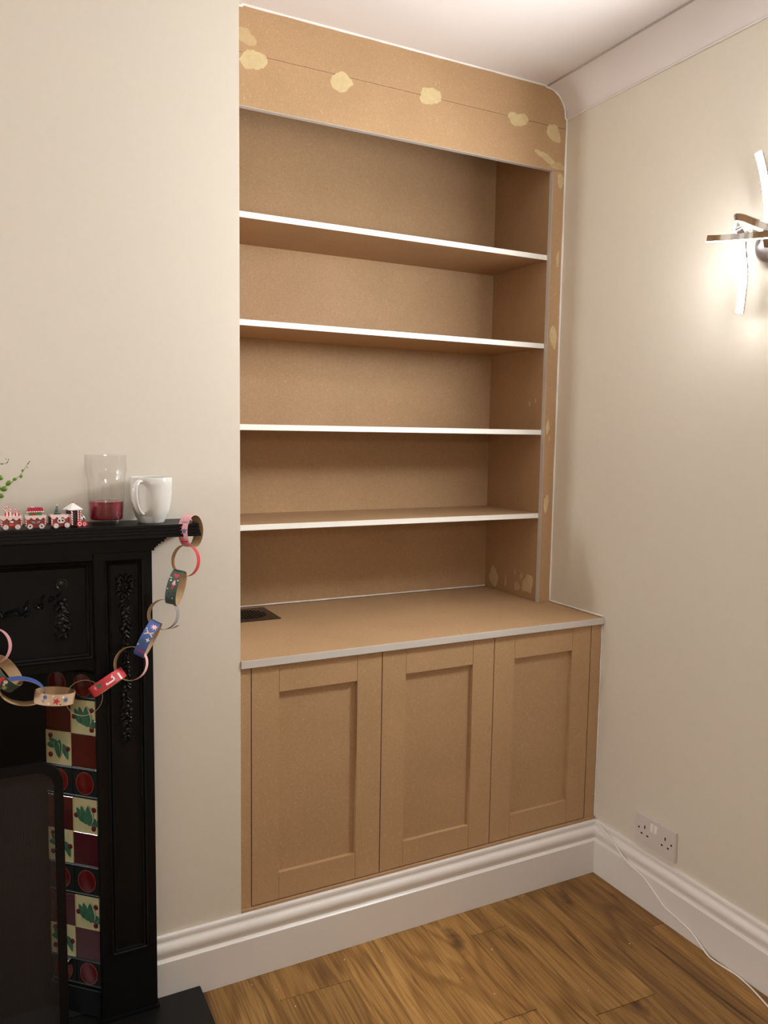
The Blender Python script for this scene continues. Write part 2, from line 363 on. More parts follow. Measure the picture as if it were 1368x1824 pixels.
# skirting boards
SK = [(0,.1585),(.0055,.1585),(.0085,.157),(.0095,.1535),(.0092,.149),(.0085,.1455),(.0095,.142),(.0125,.1395),(.0165,.136),(.0188,.130),(.0186,.1235),(.0168,.117),(.0145,.1115),(.0140,.1075),(.0165,.1045),(.021,.1015),(.0212,.099),(.021,.0965),(.021,0.0005),(0,.0005)]
b = MB(); b.sweep([((-.2065,0,0),(0,-1,0),(0,0,1)), ((W-0.0,0,0),(0,-1,0),(0,0,1))], SK)
structure(b.build('baseboard_front', 'gloss_white', smooth=40), 'white moulded skirting board below the cabinet doors')
# right run is mitred against the front run
n = len(SK); vs = [(W-d, -d, z) for d, z in SK]+[(W-d, ROOM_Y0, z) for d, z in SK]
b = MB(); b.add(vs, [tuple(range(n))[::-1], tuple(range(n, 2*n))]+[(i, (i+1) % n, n+(i+1) % n, n+i) for i in range(n)])
structure(b.build('baseboard_right', 'gloss_white', smooth=40), 'white moulded skirting board under the double socket')
# plaster cove: concave quarter between ceiling and wall with a small step at each end
def cove_profile():
    p = [(0, H-ZCOVE), (.0035, H-ZCOVE), (.0045, H-ZCOVE-.004)]
    R = .0775
    for i in range(13):
        a = PI/2*i/12
        p.append((.0045+R*(1-math.cos(a)), .0045+R*(1-math.sin(a))))
    p += [(RC, .0045), (RC, 0), (0, 0)]
    return p      # (distance from wall, distance below ceiling)
CP = cove_profile()
b = MB(); b.sweep([((W, YF-.0005, H), (-1,0,0), (0,0,-1)), ((W, ROOM_Y0, H), (-1,0,0), (0,0,-1))], CP)
t1_ = structure(b.build('trim_1', 'ceiling_paint', smooth=40), 'white plaster cove between ceiling and right wall')
MB().tube([(W-.0024, YF-.004, ZCOVE-.0025), (W-.0024, ROOM_Y0+.001, ZCOVE-.0025)], .0024, 8).build('caulk_bead', 'caulk', t1_, smooth=60)
box(W-RC-.0006, W-RC-.0001, ROOM_Y0+.001, YF-.004, H-.0044, H-.0003).build('joint_line', 'joint_grime', t1_, smooth=0)  # grey-brown strips drawn along the cove's ceiling joint
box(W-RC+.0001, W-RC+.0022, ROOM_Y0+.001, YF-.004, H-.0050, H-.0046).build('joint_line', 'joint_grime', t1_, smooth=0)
b = MB()
pth = [((0, YF-.0005, H), (1,0,0), (0,0,-1)), ((0, 0, H), (1,-1,0), (0,0,-1)), ((-1.62, 0, H), (-1,-1,0), (0,0,-1)), ((-1.62, YB, H), (-1,0,0), (0,0,-1))]
b.sweep(pth, CP)
structure(b.build('trim_2', 'ceiling_paint', smooth=40), 'white plaster cove around the top of the chimney breast')

# ------------------------------------------------------------------ wall light (sconce)
def sconce(loc, rotz, led, label):
    root = tag(empty('wall_light', loc, (0, 0, rotz)), label, 'wall light', 'curved strip wall lights')
    b = MB(); b.lathe([(.046,0),(.046,.004),(.0445,.013),(.039,.021),(.029,.027),(.015,.0305),(0,.0315)], (0, .006, .004), 28, 'x')
    b.build('wall_plate', 'satin_metal', root)
    def ribbon(name, pts, w, t, wd, led_side, led_rng=(0, 1), both=False):
        P = smoothpath(pts, 8); path = []; wd = Vector(wd)
        for i, p in enumerate(P):
            tg = (P[min(i+1, len(P)-1)]-P[max(i-1, 0)]).normalized()
            ex = (wd-tg*wd.dot(tg)).normalized(); ey = tg.cross(ex).normalized()
            path.append((p, ex, ey))
        h, q = w/2, t/2
        arm = MB().sweep(path, [(-h,-q),(h,-q),(h,q),(-h,q)]).build(name, 'chrome', root)
        i0, i1 = int(led_rng[0]*(len(path)-1)), int(led_rng[1]*(len(path)-1))
        lp = path[i0:i1+1]; g = h*.86
        if led_side == 'out': sec = [(-g, q+.0002), (g, q+.0002), (g, q+.0011), (-g, q+.0011)]
        elif led_side == 'in': sec = [(-g, -q-.0002), (g, -q-.0002), (g, -q-.0011), (-g, -q-.0011)]
        else: sec = [(-h-.0002, -q*.9), (-h-.0018, -q*.9), (-h-.0018, q*.9), (-h-.0002, q*.9)]
        MB().sweep(lp, sec).build('light_strip', led+('_soft' if led_side == 'edge' else ''), arm)
        return arm
    S = (0, 1, 0)
    ribbon('arm', [(.030,.010,-.004),(.056,.026,.02),(.066,.033,.055),(.071,.031,.10),(.077,.024,.15),(.084,.014,.195)], .0175, .005, S, 'in', (.34, 1))
    ribbon('arm', [(.030,-.006,.02),(.052,-.03,.035),(.068,-.030,.012),(.074,-.020,-.03),(.072,-.016,-.075),(.062,-.030,-.15)], .0185, .005, S, 'out', (.36, 1))
    ribbon('arm', [(.078,-.122,.0365),(.079,-.085,.0295),(.074,-.045,.0245),(.066,-.005,.020),(.070,.05,.012),(.078,.115,.002)], .014, .005, (0,0,1), 'edge')
    ribbon('arm', [(.058,-.040,.030),(.070,-.0465,.050),(.082,-.040,.066),(.090,-.015,.060),(.092,.02,.042),(.085,.06,.022),(.075,.10,.02)], .0150, .004, (.25,0,1), 'edge', (0, .3))
    ribbon('arm', [(.030,.02,.0),(.055,.055,.03),(.070,.062,-.01),(.072,.060,-.06),(.062,.066,-.14)], .0175, .005, S, 'out', (.36, 1))
    return root
sconce((W, -.50, 1.77), PI, 'led', 'chrome wall light with glowing curved strips on the cream right wall')
sconce((ROOM_X0, -.42, 1.70), 0, 'led_far', 'matching chrome wall light on the side wall beyond the fireplace')
# pendant added as fill for the lower room, unseen behind the viewer
cl = tag(empty('ceiling_light', (-.55, -2.45, H)), 'added three armed pendant hanging unseen behind the viewer as fill light', 'fill light')
DR = -.82
MB().lathe([(.06,0),(.06,-.012),(.045,-.026),(.005,-.03),(.005,DR+.02),(.02,DR+.01),(.02,DR-.02),(0,DR-.025)], (0,0,0), 24).build('ceiling_rose', 'chrome', cl)
for k in range(3):
    a = 2*PI*k/3+.4; c = (.16*math.cos(a), .16*math.sin(a))
    arm = MB().tube(smoothpath([(0,0,DR),(.06*math.cos(a), .06*math.sin(a), DR-.02), (c[0], c[1], DR-.005)], 6), .006).build('arm', 'chrome', cl)
    MB().blob((c[0], c[1], DR+.04), .038, .038, .042, None, 16, 10).build('bulb', 'bulb', arm)

# ------------------------------------------------------------------ bookcase in the alcove
bc = tag(empty('alcove_bookcase', (0, 0, 0)), 'unpainted brown board bookcase with four shelves built into the alcove', 'bookcase')
box(0.001, W-.001, YB, YB+.012, ZT+.0005, H-.02).build('back_panel', 'mdf_panel', bc, smooth=0)
box(XS, XS+.018, YS, YB, ZT+.0005, H-.02).build('side_panel', 'mdf_panel', bc, smooth=0)
box(.03, .048, YS, YB, ZT+.0005, H-.02).build('side_panel', 'mdf_panel', bc, smooth=0)
box(.048, XS, YS, YB, H-.040, H-.022).build('top_panel', 'mdf_panel', bc, smooth=0)
ZSEAM = 2.2715
def cove_edge(z, left):   # x of the cove at height z (board scribed to the plaster)
    d = H-z; R = .0775
    t = max(-1, min(1, 1-(d-.0045)/R)); xx = .0045+R*(1-math.sqrt(max(0, 1-t*t)))
    return xx
up = [(.004, ZSEAM+.0006), (W-.003, ZSEAM+.0006), (W-.003, ZCOVE-.004)]
arc = [(cove_edge(H-.0045-.0775*(1-math.sin(PI/2*i/10)), 0)+.0025, H-.0045-.0775*(1-math.sin(PI/2*i/10))) for i in range(11)]
up += [(W-d, z) for d, z in arc]+[(W-RC-.002, H-.001), (RC+.002, H-.001)]+[(d, z) for d, z in reversed(arc)]
fu = MB().prism(up, YF, YS).build('upper_fascia_board', 'mdf', bc, smooth=0)
flw = MB().prism([(.004, ZFB), (W-.003, ZFB), (W-.003, ZSEAM-.0006), (.004, ZSEAM-.0006)], YF, YS).build('lower_fascia_board', 'mdf', bc, smooth=0)
box(.004, XS-.0002, YF+.0004, YS, ZFB-.0012, ZFB-.0001).build('painted_edge', 'edge_grey', flw, smooth=0)
st = box(XS, W-.003, YF, YS, ZT+.0005, ZFB-.0008).build('stile', 'mdf', bc, smooth=0)
box(XS-.0012, XS-.0001, YF+.0004, YS, ZT+.0005, ZFB-.0014).build('painted_edge', 'edge_grey', st, smooth=0)
st2 = box(.004, .048, YF, YS, ZT+.0005, ZFB-.0008).build('stile', 'mdf', bc, smooth=0)
TH = .0152
for z in (1.8903, 1.6175, 1.3455, 1.0774):
    s = box(.0485, XS-.0005, YS+.0016, YB-.0003, z-TH, z).build('shelf', 'mdf_panel', bc, smooth=0)
    tag(box(.0485, XS-.0014, YS, YS+.0015, z-TH, z).build('shelf_edge', 'edge_white', s, smooth=0), 'white primed front edge')
# dried filler over the screw holes
def patch(name, mat, plane, pos, ru, rv, parent, seed, rot=0.0, t=.0009):
    R = random.Random(seed); n = 26; rad = []
    ph = [(R.uniform(.08,.17)/(1+.45*abs(j-1)), R.uniform(0, 2*PI), j+1) for j in range(4)]
    for k in range(n):
        a = 2*PI*k/n; r = 1+sum(A*math.sin(j*a+p) for A, p, j in ph)+R.uniform(-.09,.09); rad.append((a, r))
    vs = []
    def P(u, v, h):
        uu = u*math.cos(rot)-v*math.sin(rot); vv = u*math.sin(rot)+v*math.cos(rot)
        return (pos[0]+uu, pos[1]-h, pos[2]+vv) if plane == 'y' else (pos[0]-h, pos[1]+uu, pos[2]+vv)
    for f, h in ((1, .00005), (.86, t*.55), (.5, t), ):
        for a, r in rad: vs.append(P(ru*r*f*math.cos(a), rv*r*f*math.sin(a), h*(1+.25*math.sin(5*a+seed))))
    vs.append(P(0, 0, t*.9)); fs = []
    for i in range(2):
        for k in range(n): l = (k+1) % n; fs.append((i*n+k, i*n+l, (i+1)*n+l, (i+1)*n+k))
    for k in range(n): fs.append((2*n+k, 2*n+(k+1) % n, 3*n))
    m = MB(); m.add(vs, fs); return m.build('filler_patch', mat, parent, smooth=60)
for i, (x_, z_, ru, rv, par, m_) in enumerate([(.094,2.312,.026,.020,fu,'filler_thin'),(.118,2.2600,.033,.026,flw,'filler'),(.3607,2.2568,.034,.0225,flw,'filler'),(.634,2.2743,.037,.0225,fu,'filler'),
        (.936,2.2659,.032,.0215,flw,'filler'),(1.0725,2.2535,.026,.026,flw,'filler'),(1.048,2.1745,.036,.012,flw,'filler'),(1.094,2.158,.026,.012,flw,'filler_thin')]):
    patch('filler_patch', m_, 'y', (x_, YF, z_), ru, rv, par, 11+i, rot=(-.35 if i == 6 else 0))
for i, (x_, z_, ru, rv, m_) in enumerate([(1.1045,2.1155,.013,.020,'filler'),(1.1042,1.8765,.006,.026,'filler_thin'),(1.0985,1.640,.011,.041,'filler'),(1.0885,1.3560,.008,.020,'filler'),(1.0968,1.318,.004,.007,'filler_thin'),(1.0925,1.1063,.0095,.026,'filler')]):
    patch('filler_patch', m_, 'y', (x_, YF, z_), ru, rv, st, 31+i, rot=.12 if i == 2 else 0)
sp_ = [o for o in bc.children if o.name.startswith('side_panel')][0]
for i, (y_, z_, ru, rv, m_) in enumerate([(.508,.832,.028,.030,'filler'),(.437,.824,.006,.020,'filler_thin'),(.386,.866,.004,.012,'filler_thin'),(.312,.835,.028,.031,'filler'),(.372,.818,.018,.013,'filler_thin'),(.350,.860,.008,.010,'filler_thin'),(.305,1.44,.004,.008,'filler_thin'),(.335,1.43,.004,.009,'filler_thin')]):
    patch('filler_patch', m_, 'x', (XS, y_, z_), ru, rv, sp_, 51+i)
def caulk(pts, r, parent, seed, wob=.0008):
    R = random.Random(seed); P = smoothpath(pts, 6) if len(pts) > 2 else [Vector(pts[0]).lerp(Vector(pts[1]), k/24) for k in range(25)]
    rr = [r*(1+R.uniform(-.25,.3)) for _ in P]
    return MB().tube([p+Vector((R.uniform(-wob,wob)*.4, 0, R.uniform(-wob,wob)*.3)) for p in P], rr, 7).build('caulk_bead', 'caulk', parent, smooth=60)
caulk([(W-.0025, YF-.0005, ZT+.0045), (W-.0025, YF-.0005, ZCOVE-.004)], .0030, bc, 1)
caulk([(W-.003, YF-.0005, ZCOVE-.003)]+[(W-d-.001, YF-.0005, z) for d, z in arc[::2]]+[(XCOVE-.004, YF-.0005, H-.0015)], .0026, bc, 2)
caulk([(XCOVE-.003, YF-.0005, H-.0015), (RC+.002, YF-.0005, H-.0015)], .0030, bc, 3)
caulk([(RC+.002, YF-.0005, H-.0015)]+[(d+.001, YF-.0005, z) for d, z in arc[::-2]]+[(.004, YF-.0005, ZCOVE-.004)], .0030, bc, 4)

# ------------------------------------------------------------------ worktop
wt = tag(empty('worktop', (0,0,0)), 'plain brown board worktop with a pale painted front edge over the cabinet', 'worktop')
box(.0008, W-.0008, .0008, YB-.0002, ZT-.0182, ZT).build('board', 'mdf', wt, smooth=0)
box(.0008, W-.0008, -.0030, .0006, ZT-.0185, ZT+.0002).build('painted_front_edge', 'edge_grey', wt, bevel=.0008)
tag(wt.children[-1], 'pale grey painted front edge')
caulk([(W-.0022, .004, ZT+.0034), (W-.0022, YF-.002, ZT+.0034)], .0024, bc, 5)
caulk([(.05, YB-.0025, ZT+.0037), (XS-.002, YB-.0025, ZT+.0037)], .0026, bc, 6)
# black round vent set in the worktop
vx, vy = .157, .4515
vg = tag(empty('vent_grille', (vx, vy, ZT)), 'dark brown square vent with a round grille set into the worktop', 'vent')
n = 32; b = MB(); hs = .079; ri = .058; out = []; inn = []
for k in range(n):
    a = 2*PI*k/n; c, s = math.cos(a), math.sin(a); q = hs/max(abs(c), abs(s)); out.append((c*q, s*q)); inn.append((c*ri, s*ri))
vs = [(x, y, .0002) for x, y in out]+[(x, y, .003) for x, y in out]+[(x, y, .003) for x, y in inn]+[(x, y, .0002) for x, y in inn]
b.add(vs, [(i*n+k, i*n+(k+1) % n, ((i+1) % 4)*n+(k+1) % n, ((i+1) % 4)*n+k) for i in range(4) for k in range(n)])
b.build('plate', 'vent_brown', vg)
MB().lathe([(ri-.001,.0003),(ri-.001,.0008),(0,.0008)], (0,0,0), 32).build('dark_opening', 'soot', vg)  # flat black disc, shade of the vent opening put into its colour
for k in range(11):
    xx = -.05+k*.01; l = math.sqrt(max(0, ri**2-xx**2))-.0015
    box(xx-.002, xx+.002, -l, l, .0012, .0036).build('slat', 'vent_dark', vg, smooth=0)
for k in range(5):
    yy = -.04+k*.02; l = math.sqrt(ri**2-yy**2)-.0015
    box(-l, l, yy-.0012, yy+.0012, .0010, .0030).build('cross_bar', 'vent_dark', vg, smooth=0)

# ------------------------------------------------------------------ base cabinet
YD = .0065      # door face
cb = tag(empty('alcove_cabinet', (0,0,0)), 'unpainted brown board base cabinet with three shaker doors below the worktop', 'cabinet')
ZD0, ZD1 = .1665, .7655
box(.0012, .0272, YD, YD+.018, .1595, ZT-.019).build('filler_strip', 'mdf', cb, smooth=0)
box(1.0825, W-.004, YD, YD+.018, .1595, ZT-.019).build('filler_strip', 'mdf', cb, smooth=0)
box(.0012, W-.004, .0012, .030, .1500, .1640).build('base_rail', 'mdf', cb, smooth=0)
box(.0275, 1.0822, YD+.030, YD+.036, .17, ZT-.019).build('inner_panel', 'soot', cb, smooth=0)  # black sheet behind the doors, its colour stands for shade in the gaps
caulk([(W-.0018, YD-.001, .166), (W-.0018, YD-.001, ZT-.0195)], .0019, cb, 8)
edges = [(.0294, .3785), (.3809, .7300), (.7322, 1.0800)]; sw = .0695
for i, (a, c) in enumerate(edges):
    d = box(a+.02, c-.02, YD+.0110, YD+.0200, ZD0+.02, ZD1-.02).build('door', 'mdf_panel', cb, smooth=0)
    for (p, q) in ((a, a+sw), (c-sw, c)): box(p, q, YD, YD+.0200, ZD0, ZD1).build('door_stile', 'mdf', d, bevel=.0005)
    for (p, q) in ((ZD0, .2350), (.6972, ZD1)): box(a+sw+.0004, c-sw-.0004, YD+.0002, YD+.0200, p, q).build('door_rail', 'mdf', d, bevel=.0005)

# ------------------------------------------------------------------ fireplace
FX1, FX0 = -.2105, -1.3105
fp = tag(empty('fireplace', (0,0,0)), 'black cast iron fireplace surround with mantel shelf and patterned tiles', 'fireplace')
ZM = 1.1305
b = MB()
for z0, z1, o in ((1.1250,ZM,0),(1.1236,1.1252,-.0035),(1.1185,1.1238,.001),(1.1172,1.1187,-.002),(1.1120,1.1174,.0025),(1.1107,1.1122,-.0005),(1.1045,1.1109,.004)):
    b.box(FX0-.086-o, -.124+o, -.110-o, -.0006, z0, z1)
b.build('mantel_shelf', 'iron', fp, smooth=0)
b = MB()
for z0, z1, o in ((1.0960,1.1043,.0),(1.0905,1.0962,-.004),(1.0855,1.0907,-.010),(1.0805,1.0857,-.015),(1.0765,1.0807,-.0185),(1.0700,1.0767,-.0215)):
    b.box(FX0-.026-o, -.1850+o, -.078-o, -.0006, z0, z1)
b.build('bed_moulding', 'iron', fp, smooth=0)
def frame_mould(x0, x1, z0, z1, y, prof, name, mat='iron', parent=None):
    # prof: (inset, height) pairs; mitred rectangular moulding
    b = MB(); n = len(prof)
    cor = [((x0, z0), (1, 1)), ((x1, z0), (-1, 1)), ((x1, z1), (-1, -1)), ((x0, z1), (1, -1))]
    vs = [(c[0]+s[0]*i, y-h, c[1]+s[1]*i) for c, s in cor for i, h in prof]
    fs = [(k*n+j, k*n+(j+1) % n, ((k+1) % 4)*n+(j+1) % n, ((k+1) % 4)*n+j) for k in range(4) for j in range(n)]
    b.add(vs, fs); return b.build(name, mat, parent, smooth=35)
MP = [(0,0),(0,.0035),(.002,.005),(.004,.0035),(.005,.002),(.0075,.0045),(.009,.004),(.0105,.0005),(.0105,0)]
def leaf_relief(b, c, l, w, ang, h, y):
    # small pointed dome leaf lying on the face y, pointing at ang
    n = 7; P = []
    for i in range(n+1):
        t = i/n; ww = w*math.sin(PI*t)**.8*(1-.35*t)
        P.append((t*l, ww))
    ca, sa = math.cos(ang), math.sin(ang); vs = []
    for u, ww in P:
        for v, hh in ((-ww, 0), (-ww*.5, h*.8), (0, h*.55), (ww*.5, h*.8), (ww, 0)):
            vs.append((c[0]+u*ca-v*sa, y-hh-.0002, c[1]+u*sa+v*ca))
    b.add(vs, [(i*5+j, i*5+j+1, (i+1)*5+j+1, (i+1)*5+j) for i in range(n) for j in range(4)])
for sx in (0, 1):
    mx = (lambda x: x) if sx == 0 else (lambda x: FX0+FX1-x)
    xa, xb = sorted((mx(-.3300), mx(FX1)))
    pl = box(xa, xb, -.050, -.0006, .0230, 1.0698).build('pilaster', 'iron', fp, bevel=.002)
    xa, xb = sorted((mx(-.3075), mx(-.2300)))
    frame_mould(xa, xb, .1760, 1.0520, -.0500, MP, 'panel_moulding', parent=pl)
    R = random.Random(5); b = MB(); cx_ = mx(-.2680)
    for k in range(13):      # bow at the top
        a = 2*PI*k/13; leaf_relief(b, (cx_+.006*math.cos(a), .995+.010*math.sin(a)), R.uniform(.014,.022), .006, a, .006, -.050)
    for k in range(9): b.blob((cx_+R.uniform(-.018,.018), -.053, 1.003+R.uniform(-.010,.012)), .0035, .003, .0035, None, 6, 4)
    z = .972
    while z > .665:
        f = .7+.5*abs(math.sin((z-.66)*17))
        for s in (-1, 1): leaf_relief(b, (cx_+R.uniform(-.003,.003), z), R.uniform(.012,.018)*f, .0055*f, -PI/2+s*R.uniform(.25,.95), .006, -.050)
        if R.random() < .6: b.blob((cx_+R.uniform(-.008,.008), -.053, z), .0045*f, .0035, .0045*f, None, 6, 4)
        z -= .0085
    b.build('floral_drop', 'iron_relief', pl, smooth=50)
    pl2 = box(*sorted((mx(-.3345), mx(FX1+.004))), -.0545, -.0006, .0225, .0300).build('plinth', 'iron', pl, bevel=.001)
fz = box(mx(-.3305), -.3305, -.0440, -.0006, .8250, 1.0698).build('frieze_panel', 'iron', fp, smooth=0)
frame_mould(FX0+FX1+.3320, -.3320, .8455, 1.0535, -.0440, [(0,0),(0,.004),(.002,.006),(.004,.004),(.006,.0035),(.009,.006),(.012,.004),(.014,.0005),(.014,0)], 'panel_moulding', parent=fz)
b = MB(); R = random.Random(9)
for xc in (-.392, FX0+FX1+.392):
    b.lathe([(.012,-.0442),(.012,-.047),(.010,-.048),(.008,-.0465),(.004,-.048),(0,-.0485)], (xc+.0, 0, 1.008), 16, 'y')
    z = .975
    while z > .905:
        f = .6+.6*math.sin(PI*(z-.895)/.085)
        for s in (-1, 0, 1): leaf_relief(b, (xc+R.uniform(-.004,.004), z), .017*f+.004, .006*f+.002, -PI/2+s*R.uniform(.4,1.0), .007, -.044)
        b.blob((xc+R.uniform(-.008,.008)*f, -.047, z), .005, .004, .005, None, 6, 4); z -= .008
xl = FX0+FX1+.392
for k in range(60):
    t = (k+.5)/60; xx = -.400+(xl+.008+.400)*t; zz = .988-.075*4*t*(1-t)-.004; f = .5+.7*math.sin(PI*t)
    
    for _ in range(2): leaf_relief(b, (xx+R.uniform(-.004,.004), zz+R.uniform(-.008,.008)*f), .018*f+.004, .007*f+.001, R.uniform(0, 2*PI), .008, -.044)
    if k % 3 == 0: b.blob((xx, -.047, zz), .0055*f, .004, .0055*f, None, 6, 4)
b.build('swag_relief', 'iron_relief', fz, smooth=50)
# register plate with an arched opening behind the tiles, splayed tile backing, sides
b = MB(); n = 24; xc = (FX0+FX1)/2; rw = .215; zs = .52; top = .80
ins = [(xc+rw, .0235)]+[(xc+rw*math.cos(PI*k/n), zs+.17*math.sin(PI*k/n)) for k in range(n+1)]+[(xc-rw, .0235)]
x0_, x1_ = FX0+FX1+.4205, -.4205
outp = [(x1_, .0235)]+[(x1_, zs)]+[(x1_+(x0_-x1_)*k/(n-2), .83) for k in range(n-1)]+[(x0_, zs), (x0_, .0235)]
m_ = len(ins); 
for yy in (.060,): b.add([(x, yy, z) for x, z in ins]+[(x, yy, z) for x, z in outp], [(k, k+1, m_+k+1, m_+k) for k in range(m_-1)])
b.add([(x, .060, z) for x, z in ins]+[(x, .095, z) for x, z in ins], [(k, k+1, m_+k+1, m_+k) for k in range(m_-1)])
b.build('register_plate', 'iron', fp, smooth=40)
arch = MB().tube([(x, .058, z) for x, z in ins], .011, 8, ref=(0,1,0)).build('arch_moulding', 'iron', fp, smooth=60)
b = MB(); b.box(FX0+FX1+.346, -.346, .30, .31, .022, .83); b.box(FX0+FX1+.346, -.346, -.0004, .30, .0225, .0232)
b.build('firebox', 'soot', fp, smooth=0)
A = Vector((-.3270, -.0300, 0)); Bp = Vector((-.4216, .0590, 0)); U_ = (A-Bp).normalized(); TWD = (A-Bp).length/2
NRM = U_.cross(Vector((0, 0, 1))).normalized()
if NRM.y > 0: NRM = -NRM
zr = [.811,.7459,.6702,.595,.5245,.447,.3728,.3001,.2248,.1525,.0875]
for mir in (0, 1):
    def TP(p, z, h):     # p from the left edge along the panel
        q = Bp+U_*p+NRM*h; x = q.x if not mir else FX0+FX1-q.x
        return (x, q.y, z)
    bk = MB(); bk.add([TP(-.002, .0235, -.0075), TP(2*TWD+.001, .0235, -.0075), TP(2*TWD+.001, .829, -.0075), TP(-.002, .829, -.0075), TP(-.002, .0235, -.0025), TP(2*TWD+.001, .0235, -.0025), TP(2*TWD+.001, .829, -.0025), TP(-.002, .829, -.0025)],
         [(3,2,1,0),(4,5,6,7),(0,1,5,4),(1,2,6,5),(2,3,7,6),(3,0,4,7)])
    tb = bk.build('tile_backing', 'tile_cream' if False else 'slate', fp, smooth=0)
    def slab(p0, p1, z0, z1, h, mat, name='tile', parent=fp, e=.0012, h0=-.0024):
        b = MB(); vs = [TP(p0,z0,h0),TP(p1,z0,h0),TP(p1,z1,h0),TP(p0,z1,h0),TP(p0,z0,h-e*.6),TP(p1,z0,h-e*.6),TP(p1,z1,h-e*.6),TP(p0,z1,h-e*.6),TP(p0+e,z0+e,h),TP(p1-e,z0+e,h),TP(p1-e,z1-e,h),TP(p0+e,z1-e,h)]
        b.add(vs, [(3,2,1,0),(0,1,5,4),(1,2,6,5),(2,3,7,6),(3,0,4,7),(4,5,9,8),(5,6,10,9),(6,7,11,10),(7,4,8,11),(8,9,10,11)])
        return b.build(name, mat, parent, smooth=0)
    def disc(b, p, z, rp, rz, h, n=20, dome=.0012, r_in=None):
        if r_in:
            vs = [TP(p+rp*f*math.cos(2*PI*k/n), z+rz*f*math.sin(2*PI*k/n), hh) for f, hh in ((1, 0.0), (1, h), (r_in, h), (r_in, 0.0)) for k in range(n)]
            b.add(vs, [(i*n+k, i*n+(k+1) % n, ((i+1) % 4)*n+(k+1) % n, ((i+1) % 4)*n+k) for i in range(4) for k in range(n)]); return
        vs = [TP(p+rp*f*math.cos(2*PI*k/n), z+rz*f*math.sin(2*PI*k/n), hh) for f, hh in ((1, 0.0), (1, h), (.6, h+dome*.8)) for k in range(n)]+[TP(p, z, h+dome)]
        b.add(vs, [(i*n+k, i*n+(k+1) % n, (i+1)*n+(k+1) % n, (i+1)*n+k) for i in range(2) for k in range(n)]+[(2*n+k, 2*n+(k+1) % n, 3*n) for k in range(n)])
    def tleaf(b, p, z, l, w, ang, h=.0012, base=.0002):
        n = 12; ca, sa = math.cos(ang), math.sin(ang); vs = []
        for i in range(n+1):
            t = i/n; ww = w*(math.sin(PI*min(1, t))**.55)*(1.15-.5*t)
            for v, hh in ((-ww, .0001), (-ww*.75, h), (0, h*.5), (ww*.75, h), (ww, .0001)):
                u = t*l; vs.append(TP(p+u*ca-v*sa, z+u*sa+v*ca, hh+base))
        b.add(vs, [(i*5+j, i*5+j+1, (i+1)*5+j+1, (i+1)*5+j) for i in range(n) for j in range(4)])
    def leaf_tile(col, z0, z1, flip):
        p0 = col*TWD+.0003; p1 = (col+1)*TWD-.0003
        t = slab(p0, p1, z0+.0003, z1-.0003, .0006, 'tile_cream')
        fm = MB(); e = .0016
        for (a0, a1, c0, c1) in ((p0, p1, z0+.0003, z0+.0003+e), (p0, p1, z1-.0003-e, z1-.0003), (p0, p0+e, z0, z1), (p1-e, p1, z0, z1)):
            vs = [TP(a0,c0,.0004),TP(a1,c0,.0004),TP(a1,c1,.0004),TP(a0,c1,.0004),TP(a0,c0,.0014),TP(a1,c0,.0014),TP(a1,c1,.0014),TP(a0,c1,.0014)]
            fm.add(vs, [(4,5,6,7),(0,1,5,4),(1,2,6,5),(2,3,7,6),(3,0,4,7)])
        fm.build('tile_rim', 'tile_cream', t, smooth=0)
        pc, zc = (p0+p1)/2, (z0+z1)/2; s = -1 if flip else 1
        g = MB(); ol = MB()
        if not flip: LV = [(.014,-.019,.024,.0085,.45),(.026,-.004,.022,.0085,PI+.55),(-.004,-.014,.036,.0100,PI/2+.50),(.002,-.017,.041,.0105,PI/2+.28),(.010,-.019,.043,.0115,PI/2+.06)]
        else: LV = [(-.008,.006,.022,.0085,PI+.10),(.012,.010,.036,.0085,-PI/2+.32),(-.006,.010,.020,.0070,PI-.5),(.0035,.019,.041,.0085,-PI/2-.06),(-.0065,.019,.040,.0085,-PI/2+.20)]
        for q, (dp, dz, l_, w_, an) in enumerate(LV):
            hh = .0010+.0005*q; bs = .0002+.0004*q
            tleaf(ol, pc+dp-.0008*math.cos(an), zc+dz-.0008*math.sin(an), l_+.0026, w_+.0015, an, hh*.6, bs)
            tleaf(g, pc+dp, zc+dz, l_, w_, an, hh*.8, bs+.0005)
        ol.build('leaf_outline', 'tile_pale_green', t, smooth=50)
        g.build('leaf_relief', 'tile_green', t, smooth=50)
        w = MB()
        for k in range(7):
            a = (-2.6+k*.33) if not flip else (.5+k*.33)
            tleaf(w, pc+.002+.020*math.cos(a), zc-.001+.022*math.sin(a), .012, .0030, a+.7, .0006)
        w.build('frond_relief', 'tile_pale_green', t, smooth=50)
        for dp, dz in ((-.0235, .000), (.021, .017), (.020, -.026)):
            bb = MB(); disc(bb, pc+s*dp, zc+s*dz, .0052, .0058, .0022, 12)
            bb.build('berry_relief', 'tile_berry', t, smooth=50)
    def red_tile(col, z0, z1): slab(col*TWD+.0003, (col+1)*TWD-.0003, z0+.0003, z1-.0003, .0009, 'tile_red')
    def band(z0, z1):
        for col in (0, 1):
            p0 = col*TWD+.0003; p1 = (col+1)*TWD-.0003; zc = (z0+z1)/2; pc = (p0+p1)/2
            t = slab(p0, p1, z0+.0003, z1-.0003, .0004, 'tile_black')
            q = MB(); disc(q, pc, zc, .0225, .0255, .0016, 24); q.build('boss', 'tile_boss', t, smooth=50)
            q = MB(); disc(q, pc, zc, .0228, .0258, .0019, 24, r_in=.93); q.build('boss_ring', 'tile_ring', t, smooth=0)
        for zz in (z0+.0045, z1-.0045): slab(.0003, 2*TWD-.0003, zz-.0026, zz+.0026, .0026, 'tile_black', 'bead_tile', fp, .0016)
    band(zr[1], zr[0])
